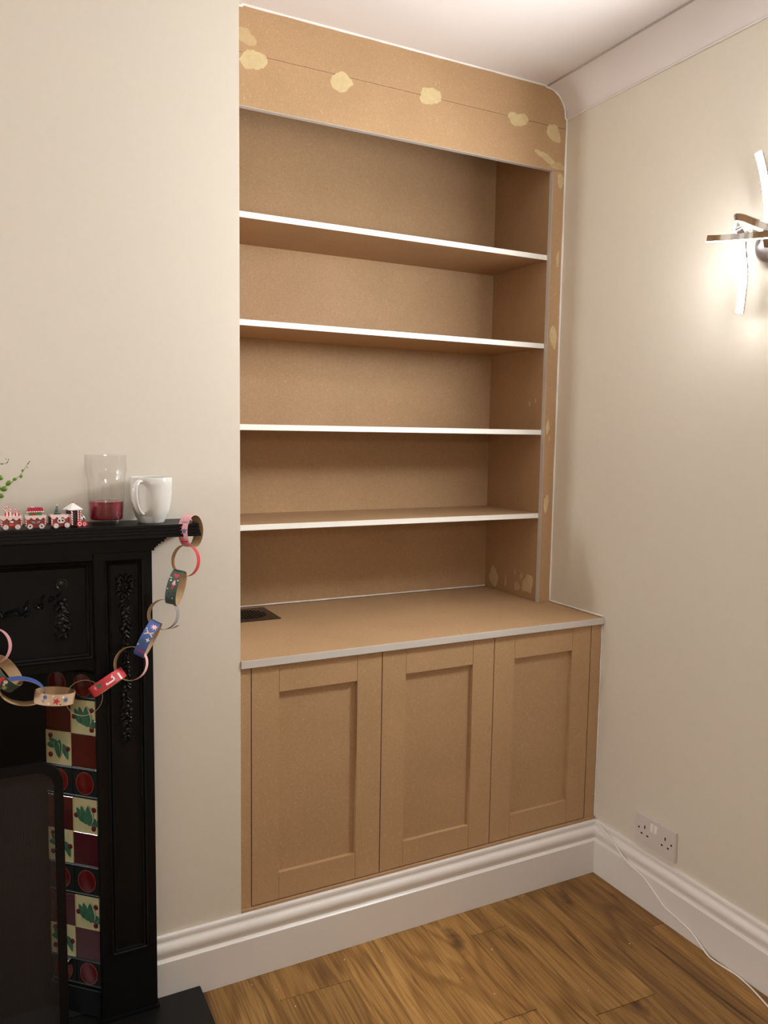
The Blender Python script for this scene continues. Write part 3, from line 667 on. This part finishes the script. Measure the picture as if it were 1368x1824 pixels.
    red_tile(0, zr[2], zr[1]); leaf_tile(1, zr[2], zr[1], False)
    leaf_tile(0, zr[3], zr[2], True); red_tile(1, zr[3], zr[2])
    band(zr[4], zr[3])
    red_tile(0, zr[5], zr[4]); leaf_tile(1, zr[5], zr[4], False)
    leaf_tile(0, zr[6], zr[5], True); red_tile(1, zr[6], zr[5])
    band(zr[7], zr[6])
    red_tile(0, zr[8], zr[7]); leaf_tile(1, zr[8], zr[7], False)
    leaf_tile(0, zr[9], zr[8], True); red_tile(1, zr[9], zr[8])
    band(zr[10], zr[9])
    slab(-.001, 2*TWD, .024, zr[10]-.0008, .006, 'iron', 'base_block', fp, .002)
    if not mir:
        cl_ = slab(.040, .052, zr[9]-.016, zr[9]-.006, .012, 'steel', 'tile_clip', fp, .003)
        tag(cl_, 'small bright metal clip')
# hearth
b = MB(); b.prism([(-.107,-.0218),(-.2060,-.0218),(-.2060,-.0004),(FX0-.004,-.0004),(FX0-.004,-.0218),(FX0-.10,-.0218),(FX0-.10,-.46),(-.107,-.46)], .0004, .0222, 'z')
tag(b.build('hearth', 'slate', smooth=0, bevel=.0012), 'low black slate hearth slab in front of the fireplace', 'hearth')

# ------------------------------------------------------------------ spark guard
gy = -.160; gx1 = -.4085; gx0 = gx1-.62; gz0 = .030; gz1 = .682; fw_ = .0165; rr_ = .045
sg = tag(empty('spark_guard', ((gx0+gx1)/2, gy, .0222)), 'black framed wire mesh fire guard with rounded corners on the hearth', 'fire guard')
def rrect(x0, x1, z0, z1, r, n=8):
    P = [(x0, z0), (x1, z0)]
    P += [(x1-r+r*math.cos(a), z1-r+r*math.sin(a)) for a in [PI/2*k/n for k in range(n+1)]]
    P += [(x0+r-r*math.sin(a), z1-r+r*math.cos(a)) for a in [PI/2*k/n for k in range(n+1)]]
    return P
O_ = rrect(gx0, gx1, gz0, gz1, rr_); I_ = rrect(gx0+fw_, gx1-fw_, gz0+fw_, gz1-fw_, rr_-fw_*.6); n = len(O_)
b = MB(); b.add([(x, gy-.006, z) for x, z in O_]+[(x, gy-.006, z) for x, z in I_]+[(x, gy+.006, z) for x, z in I_]+[(x, gy+.006, z) for x, z in O_],
      [(i*n+k, i*n+(k+1) % n, ((i+1) % 4)*n+(k+1) % n, ((i+1) % 4)*n+k) for i in range(4) for k in range(n)])
keep(b.build('frame', 'iron', smooth=40), sg)
b = MB(); b.add([(x, gy, z) for x, z in I_], [tuple(range(n))]); keep(b.build('mesh_panel', 'gauze', smooth=0), sg)
for x in (gx0+.05, gx1-.05):
    keep(box(x-.006, x+.006, gy-.07, gy+.05, .0224, .0320).build('foot', 'iron', bevel=.002), sg)
keep(MB().tube(smoothpath([((gx0+gx1)/2-.05, gy-.006, gz1-.008), ((gx0+gx1)/2-.045, gy-.02, gz1+.012), ((gx0+gx1)/2, gy-.024, gz1+.02), ((gx0+gx1)/2+.045, gy-.02, gz1+.012), ((gx0+gx1)/2+.05, gy-.006, gz1-.008)], 6), .004).build('handle', 'iron'), sg)

# ------------------------------------------------------------------ things on the mantel
gx_, gy_ = -.3020, -.0510
gl = tag(empty('pint_tumbler', (gx_, gy_, ZM)), 'clear pint tumbler with a little red drink left in it', 'glass')
outer = [(.0335,.0),(.0345,.002),(.0350,.02),(.0362,.06),(.0378,.092),(.0400,.103),(.0420,.113),(.0415,.122),(.0408,.128),(.0412,.138),(.0416,.1425)]
inner = [(r-.0018, h) for r, h in reversed(outer) if h > .012]+[(.030, .0095), (0, .0095)]
MB().lathe(outer+[(.0409,.1432)]+inner, (0,0,0), 40).build('tumbler', 'tumbler', gl, smooth=50)
MB().lathe([(0,.0102),(.0300,.0102),(.0324,.013),(.0333,.030),(.0341,.0475),(0,.0475)], (0,0,0), 40).build('drink', 'drink', gl, smooth=50)
mg = tag(empty('mug', (-.2105, -.0510, ZM)), 'tall white ceramic mug with its handle turned to the viewer', 'mug')
mo = [(.0255,0),(.0265,.001),(.0275,.004),(.0325,.012),(.0372,.026),(.0405,.044),(.0420,.062),(.0428,.080),(.0432,.0955)]
mi = [(r-.003, h) for r, h in reversed(mo) if h > .006]+[(.022,.006),(0,.006)]
MB().lathe(mo+[(.0420,.0968)]+mi, (0,0,0), 48).build('mug_body', 'ceramic', mg, smooth=50)
th = math.radians(-90-40)
hp = [(.041,.088),(.052,.0895),(.063,.082),(.0665,.066),(.064,.048),(.056,.033),(.046,.024),(.0385,.021)]
P = smoothpath([(r*math.cos(th), r*math.sin(th), h) for r, h in hp], 6)
path = []; bn = Vector((-math.sin(th), math.cos(th), 0))
for i, p in enumerate(P):
    t = (P[min(i+1, len(P)-1)]-P[max(i-1, 0)]).normalized(); path.append((p, bn, t.cross(bn)))
MB().sweep(path, [(.0062*math.cos(2*PI*k/12), .0038*math.sin(2*PI*k/12)) for k in range(12)]).build('handle', 'ceramic', mg, smooth=60)

def wheel(root, x, y, z, r=.0052, mat='toy_red', flake=True):
    w = MB().lathe([(0,-.0012),(r,-.0012),(r,.0012),(0,.0012)], (x,y,z), 18, 'y').build('wheel', mat, root, smooth=40)
    if flake:
        b = MB()
        for k in range(6):
            a = PI*k/6+.2; c, s = math.cos(a), math.sin(a); L_ = r*.98; t = r*.13
            b.add([(x+c*u-s*v, y-.0013-h, z+s*u+c*v) for h in (0, .0004) for u, v in ((-L_,-t),(L_,-t),(L_,t),(-L_,t))], [(0,1,2,3),(4,5,6,7),(0,1,5,4),(1,2,6,5),(2,3,7,6),(3,0,4,7)])
        b.build('snowflake', 'icing_white', w, smooth=0)
    else:
        b = MB().lathe([(r*.62,-.0013),(r*.62,-.0017),(r*.42,-.0017),(r*.42,-.0013)], (x,y,z), 16, 'y', closed=True); b.build('swirl', 'icing_white', w, smooth=0)
def wagon(x, y, rz, label):
    root = tag(empty('train_wagon', (x, y, ZM), (0,0,rz)), label, 'toy train', 'gingerbread toy train')
    L_, D = .0185, .0105
    box(-L_, L_, -D, D, .0062, .0240).build('body', 'ginger', root, bevel=.0006)
    box(-L_+.003, L_-.003, -D+.001, D-.001, .0035, .0062).build('chassis', 'toy_red', root)
    n = 24; pts = [(-L_-.0008, .0262), (-L_-.0008, .0225)]
    for k in range(n+1):
        t = k/n; pts.append((-L_-.0006+(2*L_+.0012)*t, .0222-.0042*abs(math.sin(PI*t*3.5))**1.5))
    pts += [(L_+.0008, .0225), (L_+.0008, .0262)]
    MB().prism(pts, -D-.0010, D+.0010).build('icing', 'icing', root, smooth=40)
    for sx in (-1, 1):
        for sy in (-1, 1):
            cx, cy = sx*(L_-.0012), sy*(D+.0004)
            box(cx-.0012, cx+.0012, cy-.0010, cy+.0010, .0062, .0222).build('candy_post', 'candy', root)
    for sx in (-1, 1):
        for sy in (-1, 1): wheel(root, sx*.0105, sy*(D+.0018), .0055)
    box(L_, L_+.0042, -.0012, .0012, .0045, .0060).build('coupler', 'toy_black', root)
    return root, D
w, D = wagon(-.4835, -.0860, .02, 'gingerbread toy train wagon loaded with striped candy canes')
for cx, hgt, s in ((-.0065, .044, 1), (.009, .0385, 1)):
    P = [(cx+.004, 0, .0255), (cx+.0042, 0, hgt-.008)]+[(cx+.0042-.0045+.0045*math.cos(a), 0, hgt-.0055+.0045*math.sin(a)) for a in [PI*k/6 for k in range(7)]]+[(cx-.0048, 0, hgt-.008)]
    MB().tube(P, .0021, 8, ref=(0,1,0)).build('candy_cane', 'candy', w, smooth=60)
MB().lathe([(.0062,-.003),(.0068,-.001),(.0068,.001),(.0062,.003)], (-.0055,-.004,.0285), 18, 'y').build('peppermint', 'mint', w, smooth=50)
MB().lathe([(.0052,-.003),(.0056,-.001),(.0056,.001),(.0052,.003)], (.009,-.0045,.0270), 18, 'y').build('peppermint', 'mint', w, smooth=50)
MB().blob((0,-D-.0004,.0150), .0034, .0010, .0018).build('window', 'icing_white', w, smooth=60)
MB().blob((-.001,-D-.0006,.0085), .0045, .0010, .0032).build('ribbon', 'toy_orange', w, smooth=60)
w, D = wagon(-.4405, -.0870, .0, 'gingerbread toy train wagon carrying a green house with red roof')
box(-.0115, .0115, -.007, .007, .0258, .0335).build('house', 'toy_green', w); box(-.007, -.001, -.0078, -.0070, .0258, .0300).build('house_door', 'toy_red', w)
MB().prism([(-.0155,.0328),(.0155,.0328),(.0125,.0415),(-.0125,.0415)], -.0085, .0085).build('roof', 'roof_red', w)
for k in range(8): MB().blob((-.014+k*.004, -.0088, .0334), .0018, .0014, .0013, None, 6, 4).build('roof_icing', 'icing_white', w, smooth=60)
box(-.0075, -.0015, -.005, .0, .0412, .0428).build('roof_snow', 'icing_white', w, bevel=.0005)
for s in (-1, 1): MB().blob((s*.0042,-D-.0005,.0128), .0042, .0009, .0020, Matrix.Rotation(-s*.5, 3, 'Y')).build('holly_leaf', 'paper_grey', w, smooth=60)
MB().blob((0,-D-.0010,.0150), .0015, .0009, .0012).build('holly_berry', 'toy_red', w, smooth=60)
w, D = wagon(-.3960, -.0860, .16, 'gingerbread toy train wagon carrying a small green tree and pretzel')
for z0, r0, h in ((.0258,.0072,.0072),(.0302,.0060,.0066),(.0342,.0048,.0060),(.0380,.0034,.0052)):
    MB().lathe([(r0,z0),(r0*.96,z0+.0010),(r0*.35,z0+h),(0,z0+h)], (-.0045,0,0), 14).build('tree_tier', 'toy_tree', w, smooth=30)
    MB().lathe([(r0*.98,z0+.0002),(r0*1.02,z0+.0008),(r0*.93,z0+.0014)], (-.0045,0,0), 14).build('tree_snow', 'paper_grey', w, smooth=30)
MB().blob((-.0045,0,.0445), .0016, .0016, .0022, None, 6, 4).build('tree_star', 'paper_gold', w)
P = [( .0022+.0034*math.cos(a), -D-.0012, .0145+.0034*math.sin(a)) for a in [2*PI*k/14 for k in range(15)]]
b = MB(); b.tube(P, .0011, 6, ref=(0,1,0)); b.tube([(x-.0054, y, z) for x, y, z in P], .0011, 6, ref=(0,1,0)); b.tube([(-.0055,-D-.0012,.0118),(-.0016,-D-.0013,.0100),(.0025,-D-.0012,.0118)], .0011, 6)
b.build('pretzel', 'icing_white', w, smooth=60)
MB().box(-.0193,-.0186,-.0098,.0098,.0066,.0225).build('end_panel', 'toy_black', w, smooth=0)
# locomotive, turned so that its open cab faces the viewer
lo = tag(empty('toy_locomotive', (-.3670, -.0800, ZM), (0,0,.42)), 'gingerbread toy locomotive with a white peaked roof beside the tumbler', 'toy train', 'gingerbread toy train')
box(-.013, .005, -.0105, .0105, .0050, .0345).build('cab', 'toy_black', lo)  # solid block, black stands for the shade inside the open cab
box(.0052, .0062, -.0105, .0105, .0050, .0345).build('cab_front', 'ginger', lo, smooth=0)
box(.0005, .0052, -.0114, -.0106, .0062, .0340).build('cab_side', 'ginger', lo, smooth=0)
for cx, cy in ((-.0125,-.011),(.0000,-.0118),(.0056,-.0112),(.0056,.0112)): box(cx-.0012, cx+.0012, cy-.0010, cy+.0010, .0050, .0345).build('candy_post', 'candy', lo)
b = MB(); b.add([(-.0165,-.0145,.0345),(.0090,-.0145,.0345),(.0090,.0145,.0345),(-.0165,.0145,.0345),(-.0165,-.0145,.0362),(.0090,-.0145,.0362),(.0090,.0145,.0362),(-.0165,.0145,.0362),(-.0038,0,.0485)],
   [(3,2,1,0),(0,1,5,4),(1,2,6,5),(2,3,7,6),(3,0,4,7),(4,5,8),(5,6,8),(6,7,8),(7,4,8)]); b.build('roof', 'icing_white', lo, smooth=0)
MB().blob((-.0038,0,.0495), .0017, .0017, .0015, None, 8, 5).build('roof_knob', 'toy_red', lo, smooth=60)
MB().lathe([(0,.0063),(.0058,.0063),(.0062,.010),(.0062,.018),(.0050,.0205),(0,.021)], (0,0,.0165), 16, 'x').build('boiler', 'humbug', lo, smooth=50)
MB().lathe([(.0020,.022),(.0020,.030),(.0030,.034),(0,.034)], (.0100,0,0), 12).build('chimney', 'toy_red', lo, smooth=40)
MB().blob((.0100,0,.0352), .0024, .0024, .0016, None, 8, 5).build('chimney_snow', 'icing_white', lo, smooth=60)
box(.0062, .0215, -.0062, .0062, .0045, .0095).build('chassis', 'toy_red', lo)
for cx, r in ((.0020, .0064), (.0125, .0050)):
    for s in (-1, 1): wheel(lo, cx, s*.0128 if s < 0 else .0118, r+.0002, r, 'toy_red', False)
MB().prism([(.0215,.0015),(.0260,.0015),(.0215,.0090)], -.0062, .0062).build('cowcatcher', 'toy_red', lo, smooth=0)

# trailing plant standing just left of the view
pt = tag(empty('potted_plant', (-.5650, -.0520, ZM)), 'small trailing plant with round green leaves at the end of the train', 'plant')
MB().lathe([(0,.0005),(.028,.0005),(.036,.052),(.039,.052),(.039,.060),(.0335,.060),(.0325,.052),(0,.052)], (0,0,0), 28).build('pot', 'terracotta', pt)
MB().lathe([(.0322,.0525),(.02,.055),(0,.056)], (0,0,0), 20).build('soil', 'soil', pt)
def stem(pts, leaves):
    P = smoothpath(pts, 8); nP = len(P)
    s = MB().tube(P, [.0009*(1-.55*i/nP) for i in range(nP)], 6).build('stem', 'stem', pt, smooth=60)
    for f, r, off, tilt in leaves:
        p = P[min(nP-1, int(f*nP))]; c = Vector(p)+Vector((off[0], -.001, off[1]))
        MB().blob(c, r, r*.45, r*.75, Matrix.Rotation(tilt, 3, 'Y'), 10, 6).build('leaf', 'leaf_green', s, smooth=60)
o_ = Vector((-.5650, -.0520, ZM))
def rel(l): return [Vector(p)-o_ for p in l]
stem(rel([(-.560,-.05,1.188),(-.535,-.052,1.196),(-.510,-.053,1.203),(-.498,-.053,1.2090),(-.4865,-.052,1.2140),(-.473,-.052,1.2250),(-.4625,-.052,1.2345),(-.4545,-.052,1.2475),(-.4460,-.052,1.2605)]),
     [(.30,.006,(.002,.004),.3),(.42,.0065,(0,-.004),0),(.485,.0062,(.003,.005),-.8),(.60,.0042,(.001,.002),-.2),(.735,.0036,(.0015,-.002),-1.2),(.80,.0026,(-.001,.002),-.9),(.88,.0014,(.003,-.001),0),(.95,.0019,(0,0),-1),(.99,.0014,(0,0),0)])
stem(rel([(-.562,-.045,1.19),(-.545,-.046,1.228),(-.525,-.048,1.248),(-.507,-.05,1.2535),(-.4985,-.05,1.2555),(-.4875,-.05,1.2570),(-.4835,-.05,1.2645)]),
     [(.3,.006,(.003,.003),.4),(.55,.004,(0,.003),0),(.70,.0022,(0,0),0),(.86,.0017,(0,0),0),(.90,.0012,(-.003,.004),0),(.99,.0013,(0,0),0)])
stem(rel([(-.558,-.06,1.19),(-.535,-.064,1.212),(-.515,-.066,1.224),(-.5030,-.066,1.2285)]), [(.45,.007,(0,.005),.2),(.7,.007,(0,-.005),.6),(.99,.0072,(.0015,.0015),.3)])
stem(rel([(-.556,-.06,1.189),(-.53,-.066,1.1935),(-.512,-.068,1.192),(-.5020,-.068,1.1935)]), [(.5,.006,(0,.004),.2),(.97,.0062,(.002,.001),.1)])

# ------------------------------------------------------------------ paper chain
CAM = Vector((-.5478, -1.7827, 0))
PPM = 1420.94
pc_ = tag(empty('paper_chain', (-.30, -.105, ZM)), 'christmas paper chain of printed loops hanging from the mantel corner', 'paper chain')
# view frame for converting the chain's sag into positions on its own hanging plane
fy, fp_, fr = 0.4774, -0.0978, 0.0152
FWD = Vector((math.sin(fy)*math.cos(fp_), math.cos(fy)*math.cos(fp_), math.sin(fp_))); RT = Vector((math.cos(fy), -math.sin(fy), 0)); UP = RT.cross(FWD)
R2 = RT*math.cos(fr)+UP*math.sin(fr); U2 = -RT*math.sin(fr)+UP*math.cos(fr); CC = Vector((-.5478, -1.7827, 1.3259))
def chain_pos(u, v, y=-.105):
    d = FWD+R2*((u-684)/PPM)+U2*((912-v)/PPM); t = (y-CC.y)/d.y; return CC+d*t
MOT = {}
def shape(kind, r):
    if kind == 'dot': return [[(r*math.cos(2*PI*k/10), r*math.sin(2*PI*k/10)) for k in range(10)]]
    if kind == 'star': return [[((r if k % 2 == 0 else r*.42)*math.sin(PI*k/5), (r if k % 2 == 0 else r*.42)*math.cos(PI*k/5)) for k in range(10)]]
    if kind == 'burst': return [[((r if k % 2 == 0 else r*.38)*math.sin(PI*k/8), (r if k % 2 == 0 else r*.38)*math.cos(PI*k/8)) for k in range(16)]]
    if kind == 'plus': return [[(-r,-r*.25),(r,-r*.25),(r,r*.25),(-r,r*.25)], [(-r*.25,-r),(r*.25,-r),(r*.25,r),(-r*.25,r)]]
    if kind == 'bar': return [[(-r,-r*.28),(r,-r*.28),(r,r*.28),(-r,r*.28)]]
    if kind == 'gift': return [[(-r*.7,-r),(r*.7,-r),(r*.7,r),(-r*.7,r)]]
    if kind == 'tree': return [[(-r*.7,-r*.6),(r*.7,-r*.6),(0,r*.3)], [(-r*.5,-.05*r),(r*.5,-.05*r),(0,r)], [(-r*.13,-r),(r*.13,-r),(r*.13,-r*.6),(-r*.13,-r*.6)]]
    if kind == 'heart': return [[(0,-r),(r,r*.15),(r*.55,r*.8),(0,r*.35),(-r*.55,r*.8),(-r,r*.15)]]
    if kind == 'bow': return [[(-r,-r*.6),(0,0),(r,-r*.6),(r*.8,r*.7),(0,r*.15),(-r*.8,r*.7)]]
    if kind == 'sprig': return [[(-r*.1,-r),(r*.1,-r),(r*.1,r),(-r*.1,r)]]+[[(0,z),(s*r*.7,z+r*.35),(s*r*.3,z+r*.45)] for z in (-r*.6,0,r*.4) for s in (-1,1)]
    if kind == 'spray': return [[(r*t*math.cos(a)-.0006, r*t*math.sin(a)-.0006),(r*t*math.cos(a)+.0006, r*t*math.sin(a)-.0006),(r*t*math.cos(a)+.0006, r*t*math.sin(a)+.0006),(r*t*math.cos(a)-.0006, r*t*math.sin(a)+.0006)] for k in range(9) for a in [2*PI*k/9] for t in (.4,.7,1)]
    if kind == 'cane':
        o = []
        P = [(0,-r),(0,-r*.5),(0,0),(0,r*.4)]+[(-r*.35+r*.35*math.cos(a), r*.45+r*.35*math.sin(a)) for a in (.5,1.2,1.9,2.6,3.3)]
        for p, q in zip(P[:-1], P[1:]):
            dx, dy = q[0]-p[0], q[1]-p[1]; l = math.hypot(dx, dy) or 1; nx, ny = -dy/l*r*.14, dx/l*r*.14
            o.append([(p[0]+nx,p[1]+ny),(q[0]+nx,q[1]+ny),(q[0]-nx,q[1]-ny),(p[0]-nx,p[1]-ny)])
        return o
STRIP = .0225
def link(c, d, g, a, r1, r2, paper, motifs=(), label=None, w=STRIP, tail=False, inner='kraft'):
    n = 44; t = .00035; c = Vector(c); d = d.normalized(); g = g.normalized(); a = a.normalized()
    def P(th, ww, off=0):
        ro, rg = r1+off, r2+off
        return c+d*(ro*math.cos(th))-g*(rg*math.sin(th))+a*ww
    b = MB(); h = w/2
    vs = [P(2*PI*k/n, ww, off) for ww, off in ((-h, t), (h, t), (h, -t), (-h, -t)) for k in range(n)]
    fs = [(i*n+k, i*n+(k+1) % n, ((i+1) % 4)*n+(k+1) % n, ((i+1) % 4)*n+k) for i in range(4) for k in range(n)]
    b.add(vs, fs); b.mi = [0]*n+[1]*(3*n)
    if tail:     # loose glued end standing off the loop
        m = 8; vs = []; th0 = .10*PI
        for i in range(m+1):
            for ww in (-h, h): vs.append(P(th0+.075*i, ww, .0006+.0009*i))
            for ww in (h, -h): vs.append(P(th0+.075*i, ww, .0010+.0009*i))
        b.add(vs, [(i*4+j, i*4+(j+1) % 4, (i+1)*4+(j+1) % 4, (i+1)*4+j) for i in range(m) for j in range(4)])
    o = b.build('paper_loop', ['paper_'+paper, inner], smooth=50); keep(o, pc_)
    if label: o['label'] = label
    if motifs:
        cols_ = sorted(set(m[4] for m in motifs)); b = MB(); rm = (r1+r2)/2
        for kind, s, ww, r, col in motifs:
            for poly in shape(kind, r*1.35):
                k0 = len(b.v)
                vs = []
                for pw, ps in poly:        # x of motif across the strip, y along it
                    th = PI/2-(s-ps)/rm
                    vs.append(P(th, max(-h*.97, min(h*.97, ww+pw)), t+.00025))
                b.cur = cols_.index(col); b.add(vs, [tuple(range(len(poly)))])
        p = b.build('printed_motif', ['paper_'+q for q in cols_], smooth=0); p.parent = o; p.matrix_parent_inverse = Matrix.Identity(4)
    return o
Z = Vector((0,0,1))
def frame_at(c):
    v = (c-CC).normalized(); l = v.cross(Z).normalized(); return v, l, l.cross(v).normalized()
def face_link(u, v, sx, sy, paper, label, tilt=.28, roll=0.0, vt=0.0, **kw):
    c = chain_pos(u, v); V0, L0, Z0 = frame_at(c); a = V0*math.sqrt(1-tilt*tilt)+L0*tilt+Z0*vt
    d = (Z0*-math.cos(roll)+L0*math.sin(roll)); d = (d-a*d.dot(a)/a.length_squared).normalized(); g = a.cross(d)
    link(c, d, g, a, sy, sx, paper, label=label, **kw)
def edge_link(u, v, du, dv, r1, paper, label, sb=.2, flip=1, r2=None, y=-.105, **kw):
    c = chain_pos(u, v, y); V0, L0, Z0 = frame_at(c); d = (L0*du-Z0*dv).normalized(); p = (L0*dv+Z0*du).normalized()*flip
    g = V0*math.sqrt(1-sb*sb)+p*sb; a = p*math.sqrt(1-sb*sb)-V0*sb
    link(c, d, g, a, r1, r2 or r1, paper, label=label, **kw)
# hooked over the mantel corner
c = Vector((-.1365, -.0905, 1.1130)); g = Vector((.707,.707,0)); a = Vector((.707,-.707,0))
link(c, Vector((.03,0,-1)), g, a, .0340, .0320, 'pink', [('gift',.004,0,.008,'darkred'),('bar',-.022,.002,.005,'purple'),('dot',.012,-.008,.001,'darkred'),('dot',-.006,.009,.001,'darkred'),('star',-.003,.004,.005,'blue'),('dot',.018,.006,.001,'darkred'),('bar',.020,0,.006,'red')], 'pink printed loop hooked over the mantel corner')
face_link(331, 998.5, .0275, .0335, 'red', 'red printed loop seen open, below the pink loop', .30)
edge_link(313.6, 1046, -.25, .97, .0365, 'green', 'dark green printed loop with purple firework', .22, motifs=[('heart',-.025,.002,.005,'red'),('dot',-.012,-.006,.0013,'white'),('bar',-.018,-.008,.002,'white'),('tree',-.008,.002,.005,'ltpink'),('heart',.002,.001,.0028,'red'),('spray',.016,-.004,.008,'purple'),('dot',-.014,.008,.001,'white'),('dot',.026,.004,.001,'white'),('dot',.006,-.008,.001,'white')])
face_link(291.0, 1094.5, .0305, .0315, 'grey', 'plain brown loop with a loose glued end', .26, tail=True)
edge_link(263.5, 1137.5, -.48, .88, .0395, 'blue', 'blue printed loop with pink star', .10, motifs=[('burst',-.028,.004,.007,'ltpink'),('bow',-.010,.001,.007,'gold'),('plus',.003,.005,.003,'white'),('sprig',.012,-.004,.006,'leaf'),('dot',.018,-.009,.0012,'white'),('bar',.030,.004,.006,'red'),('dot',-.018,-.008,.001,'white')])
face_link(233.5, 1182, .0325, .0345, 'ltpink', 'pink and brown loop seen open over the pilaster', .22)
edge_link(192.0, 1215.5, -.86, .52, .0375, 'red', 'bright red printed loop with candy cane', .03, motifs=[('cane',-.006,.004,.008,'white'),('tree',.016,-.003,.007,'leaf'),('star',-.016,.006,.003,'grey'),('dot',.003,.002,.0013,'white'),('plus',.027,-.003,.003,'ltpink'),('bar',-.028,.004,.006,'white'),('dot',-.014,-.006,.001,'white')])
face_link(150.0, 1243, .0352, .0352, 'grey', 'thin brown loop seen open over the tiles', .03)
edge_link(97.5, 1240, -.98, -.13, .0375, 'beige', 'beige printed loop with red star', .22, flip=-1, motifs=[('star',-.004,-.002,.006,'red'),('dot',.018,.005,.003,'blue'),('dot',.010,-.007,.0017,'white'),('heart',.021,-.003,.003,'grey'),('burst',-.022,0,.005,'blue'),('dot',-.016,.006,.0018,'white'),('dot',-.012,-.008,.001,'black'),('dot',.003,.008,.0012,'white')])
face_link(40.0, 1231, .0420, .0255, 'blue', 'blue printed loop lying open beside the beige loop', -.05, roll=-.30, vt=.42)
edge_link(9.0, 1200, -.55, -.83, .0360, 'green', 'dark green printed loop with red and white spots', .36, flip=-1, motifs=[('heart',-.004,.0,.007,'red'),('dot',-.014,.004,.003,'white'),('dot',-.016,-.002,.0017,'white'),('burst',-.022,-.006,.005,'gold'),('dot',.01,.004,.002,'white')])
face_link(-14.0, 1152, .0325, .0350, 'pink', 'pink printed loop at the left edge of the view', .26)
edge_link(-34, 1106, -.30, -.95, .0370, 'red', 'red printed loop left of the view', .2, flip=-1)
face_link(-52, 1060, .0330, .0350, 'blue', 'blue loop left of the view', .26)
edge_link(-68, 1013, -.25, -.97, .0370, 'beige', 'beige loop left of the view', .2, flip=-1)
face_link(-80, 966, .0320, .0340, 'pink', 'pink loop taped to the mantel front left of the view', .2)

# ------------------------------------------------------------------ double socket and cable on the right wall
sk = tag(empty('double_socket', (W, -.2445, .2170)), 'white double power socket on the wall above the skirting', 'socket')
y0, y1, z0, z1 = -.3175, -.1715, .1745, .2600
keep(box(W-.0090, W-.0004, y0, y1, z0, z1).build('face_plate', 'plastic_white', bevel=.0012), sk)
for yy in (-.2343, -.2477):
    s = MB(); s.add([(W-.0091, yy-.0055, .2268), (W-.0091, yy+.0055, .2268), (W-.0091, yy+.0055, .2490), (W-.0091, yy-.0055, .2490), (W-.0125, yy-.0055, .2275), (W-.0125, yy+.0055, .2275), (W-.0102, yy+.0055, .2485), (W-.0102, yy-.0055, .2485)],
        [(4,5,6,7),(0,1,5,4),(1,2,6,5),(2,3,7,6),(3,0,4,7),(3,2,1,0)])
    keep(s.build('rocker_switch', 'cable_white', smooth=0), sk)
for yc in (-.2068, -.2818):
    for (dy, zc, hy, hz) in ((0, .2276, .0021, .0046), (.0110, .2057, .0034, .0022), (-.0110, .2057, .0034, .0022)):
        keep(box(W-.0093, W-.0089, yc+dy-hy, yc+dy+hy, zc-hz, zc+hz).build('pin_slot', 'socket_hole', smooth=0), sk)
for yc in (-.1849, -.3038):
    keep(MB().lathe([(0,W-.0093),(.0030,W-.0093),(.0030,W-.0089),(0,W-.0089)], (0, yc, .2195), 12, 'x').build('screw_recess', 'socket_hole', smooth=0), sk)
cab = smoothpath([(1.1140,-.0085,.1545),(1.1122,-.020,.1560),(1.1080,-.040,.1535),(1.1045,-.0580,.1490),(1.1015,-.083,.1425),(1.1000,-.110,.1320),(1.0995,-.134,.1180),(1.0990,-.158,.1060),(1.0990,-.176,.1010),(1.0990,-.209,.0965),(1.0992,-.240,.0855),(1.0995,-.278,.0628),(1.0995,-.308,.0470),(1.0990,-.352,.0405),(1.0988,-.396,.0320),(1.0965,-.430,.0170),(1.0930,-.458,.0050),(1.0920,-.480,.0030),(1.0945,-.505,.0028),(1.0975,-.545,.0028),(1.0900,-.590,.0028),(1.0750,-.640,.0028),(1.0500,-.72,.0028),(1.040,-.83,.0028)], 6)
tag(MB().tube(cab, .0024, 8).build('white_cable', 'cable_white', smooth=60), 'thin white cable trailing over the right skirting onto the floor', 'cable')
# sawdust crumbs left on the floor
b = MB(); R = random.Random(3)
for (x_, y_) in ((.012,-.045),(.06,-.09),(.08,-.16),(.85,-.245),(.70,-.03),(.52,-.33),(.61,-.19),(.35,-.07),(.83,-.03),(.48,-.25),(.95,-.33),(.25,-.06),(.73,-.42)):
    s = R.uniform(.0009,.0019); b.blob((x_, y_, s*.6), s*1.5, s, s*.6, Matrix.Rotation(R.uniform(0,3), 3, 'Z'), 6, 4)
tag(b.build('sawdust_crumbs', 'sawdust', smooth=0), 'pale sawdust crumbs scattered on the laminate floor', 'crumbs', kind='stuff')
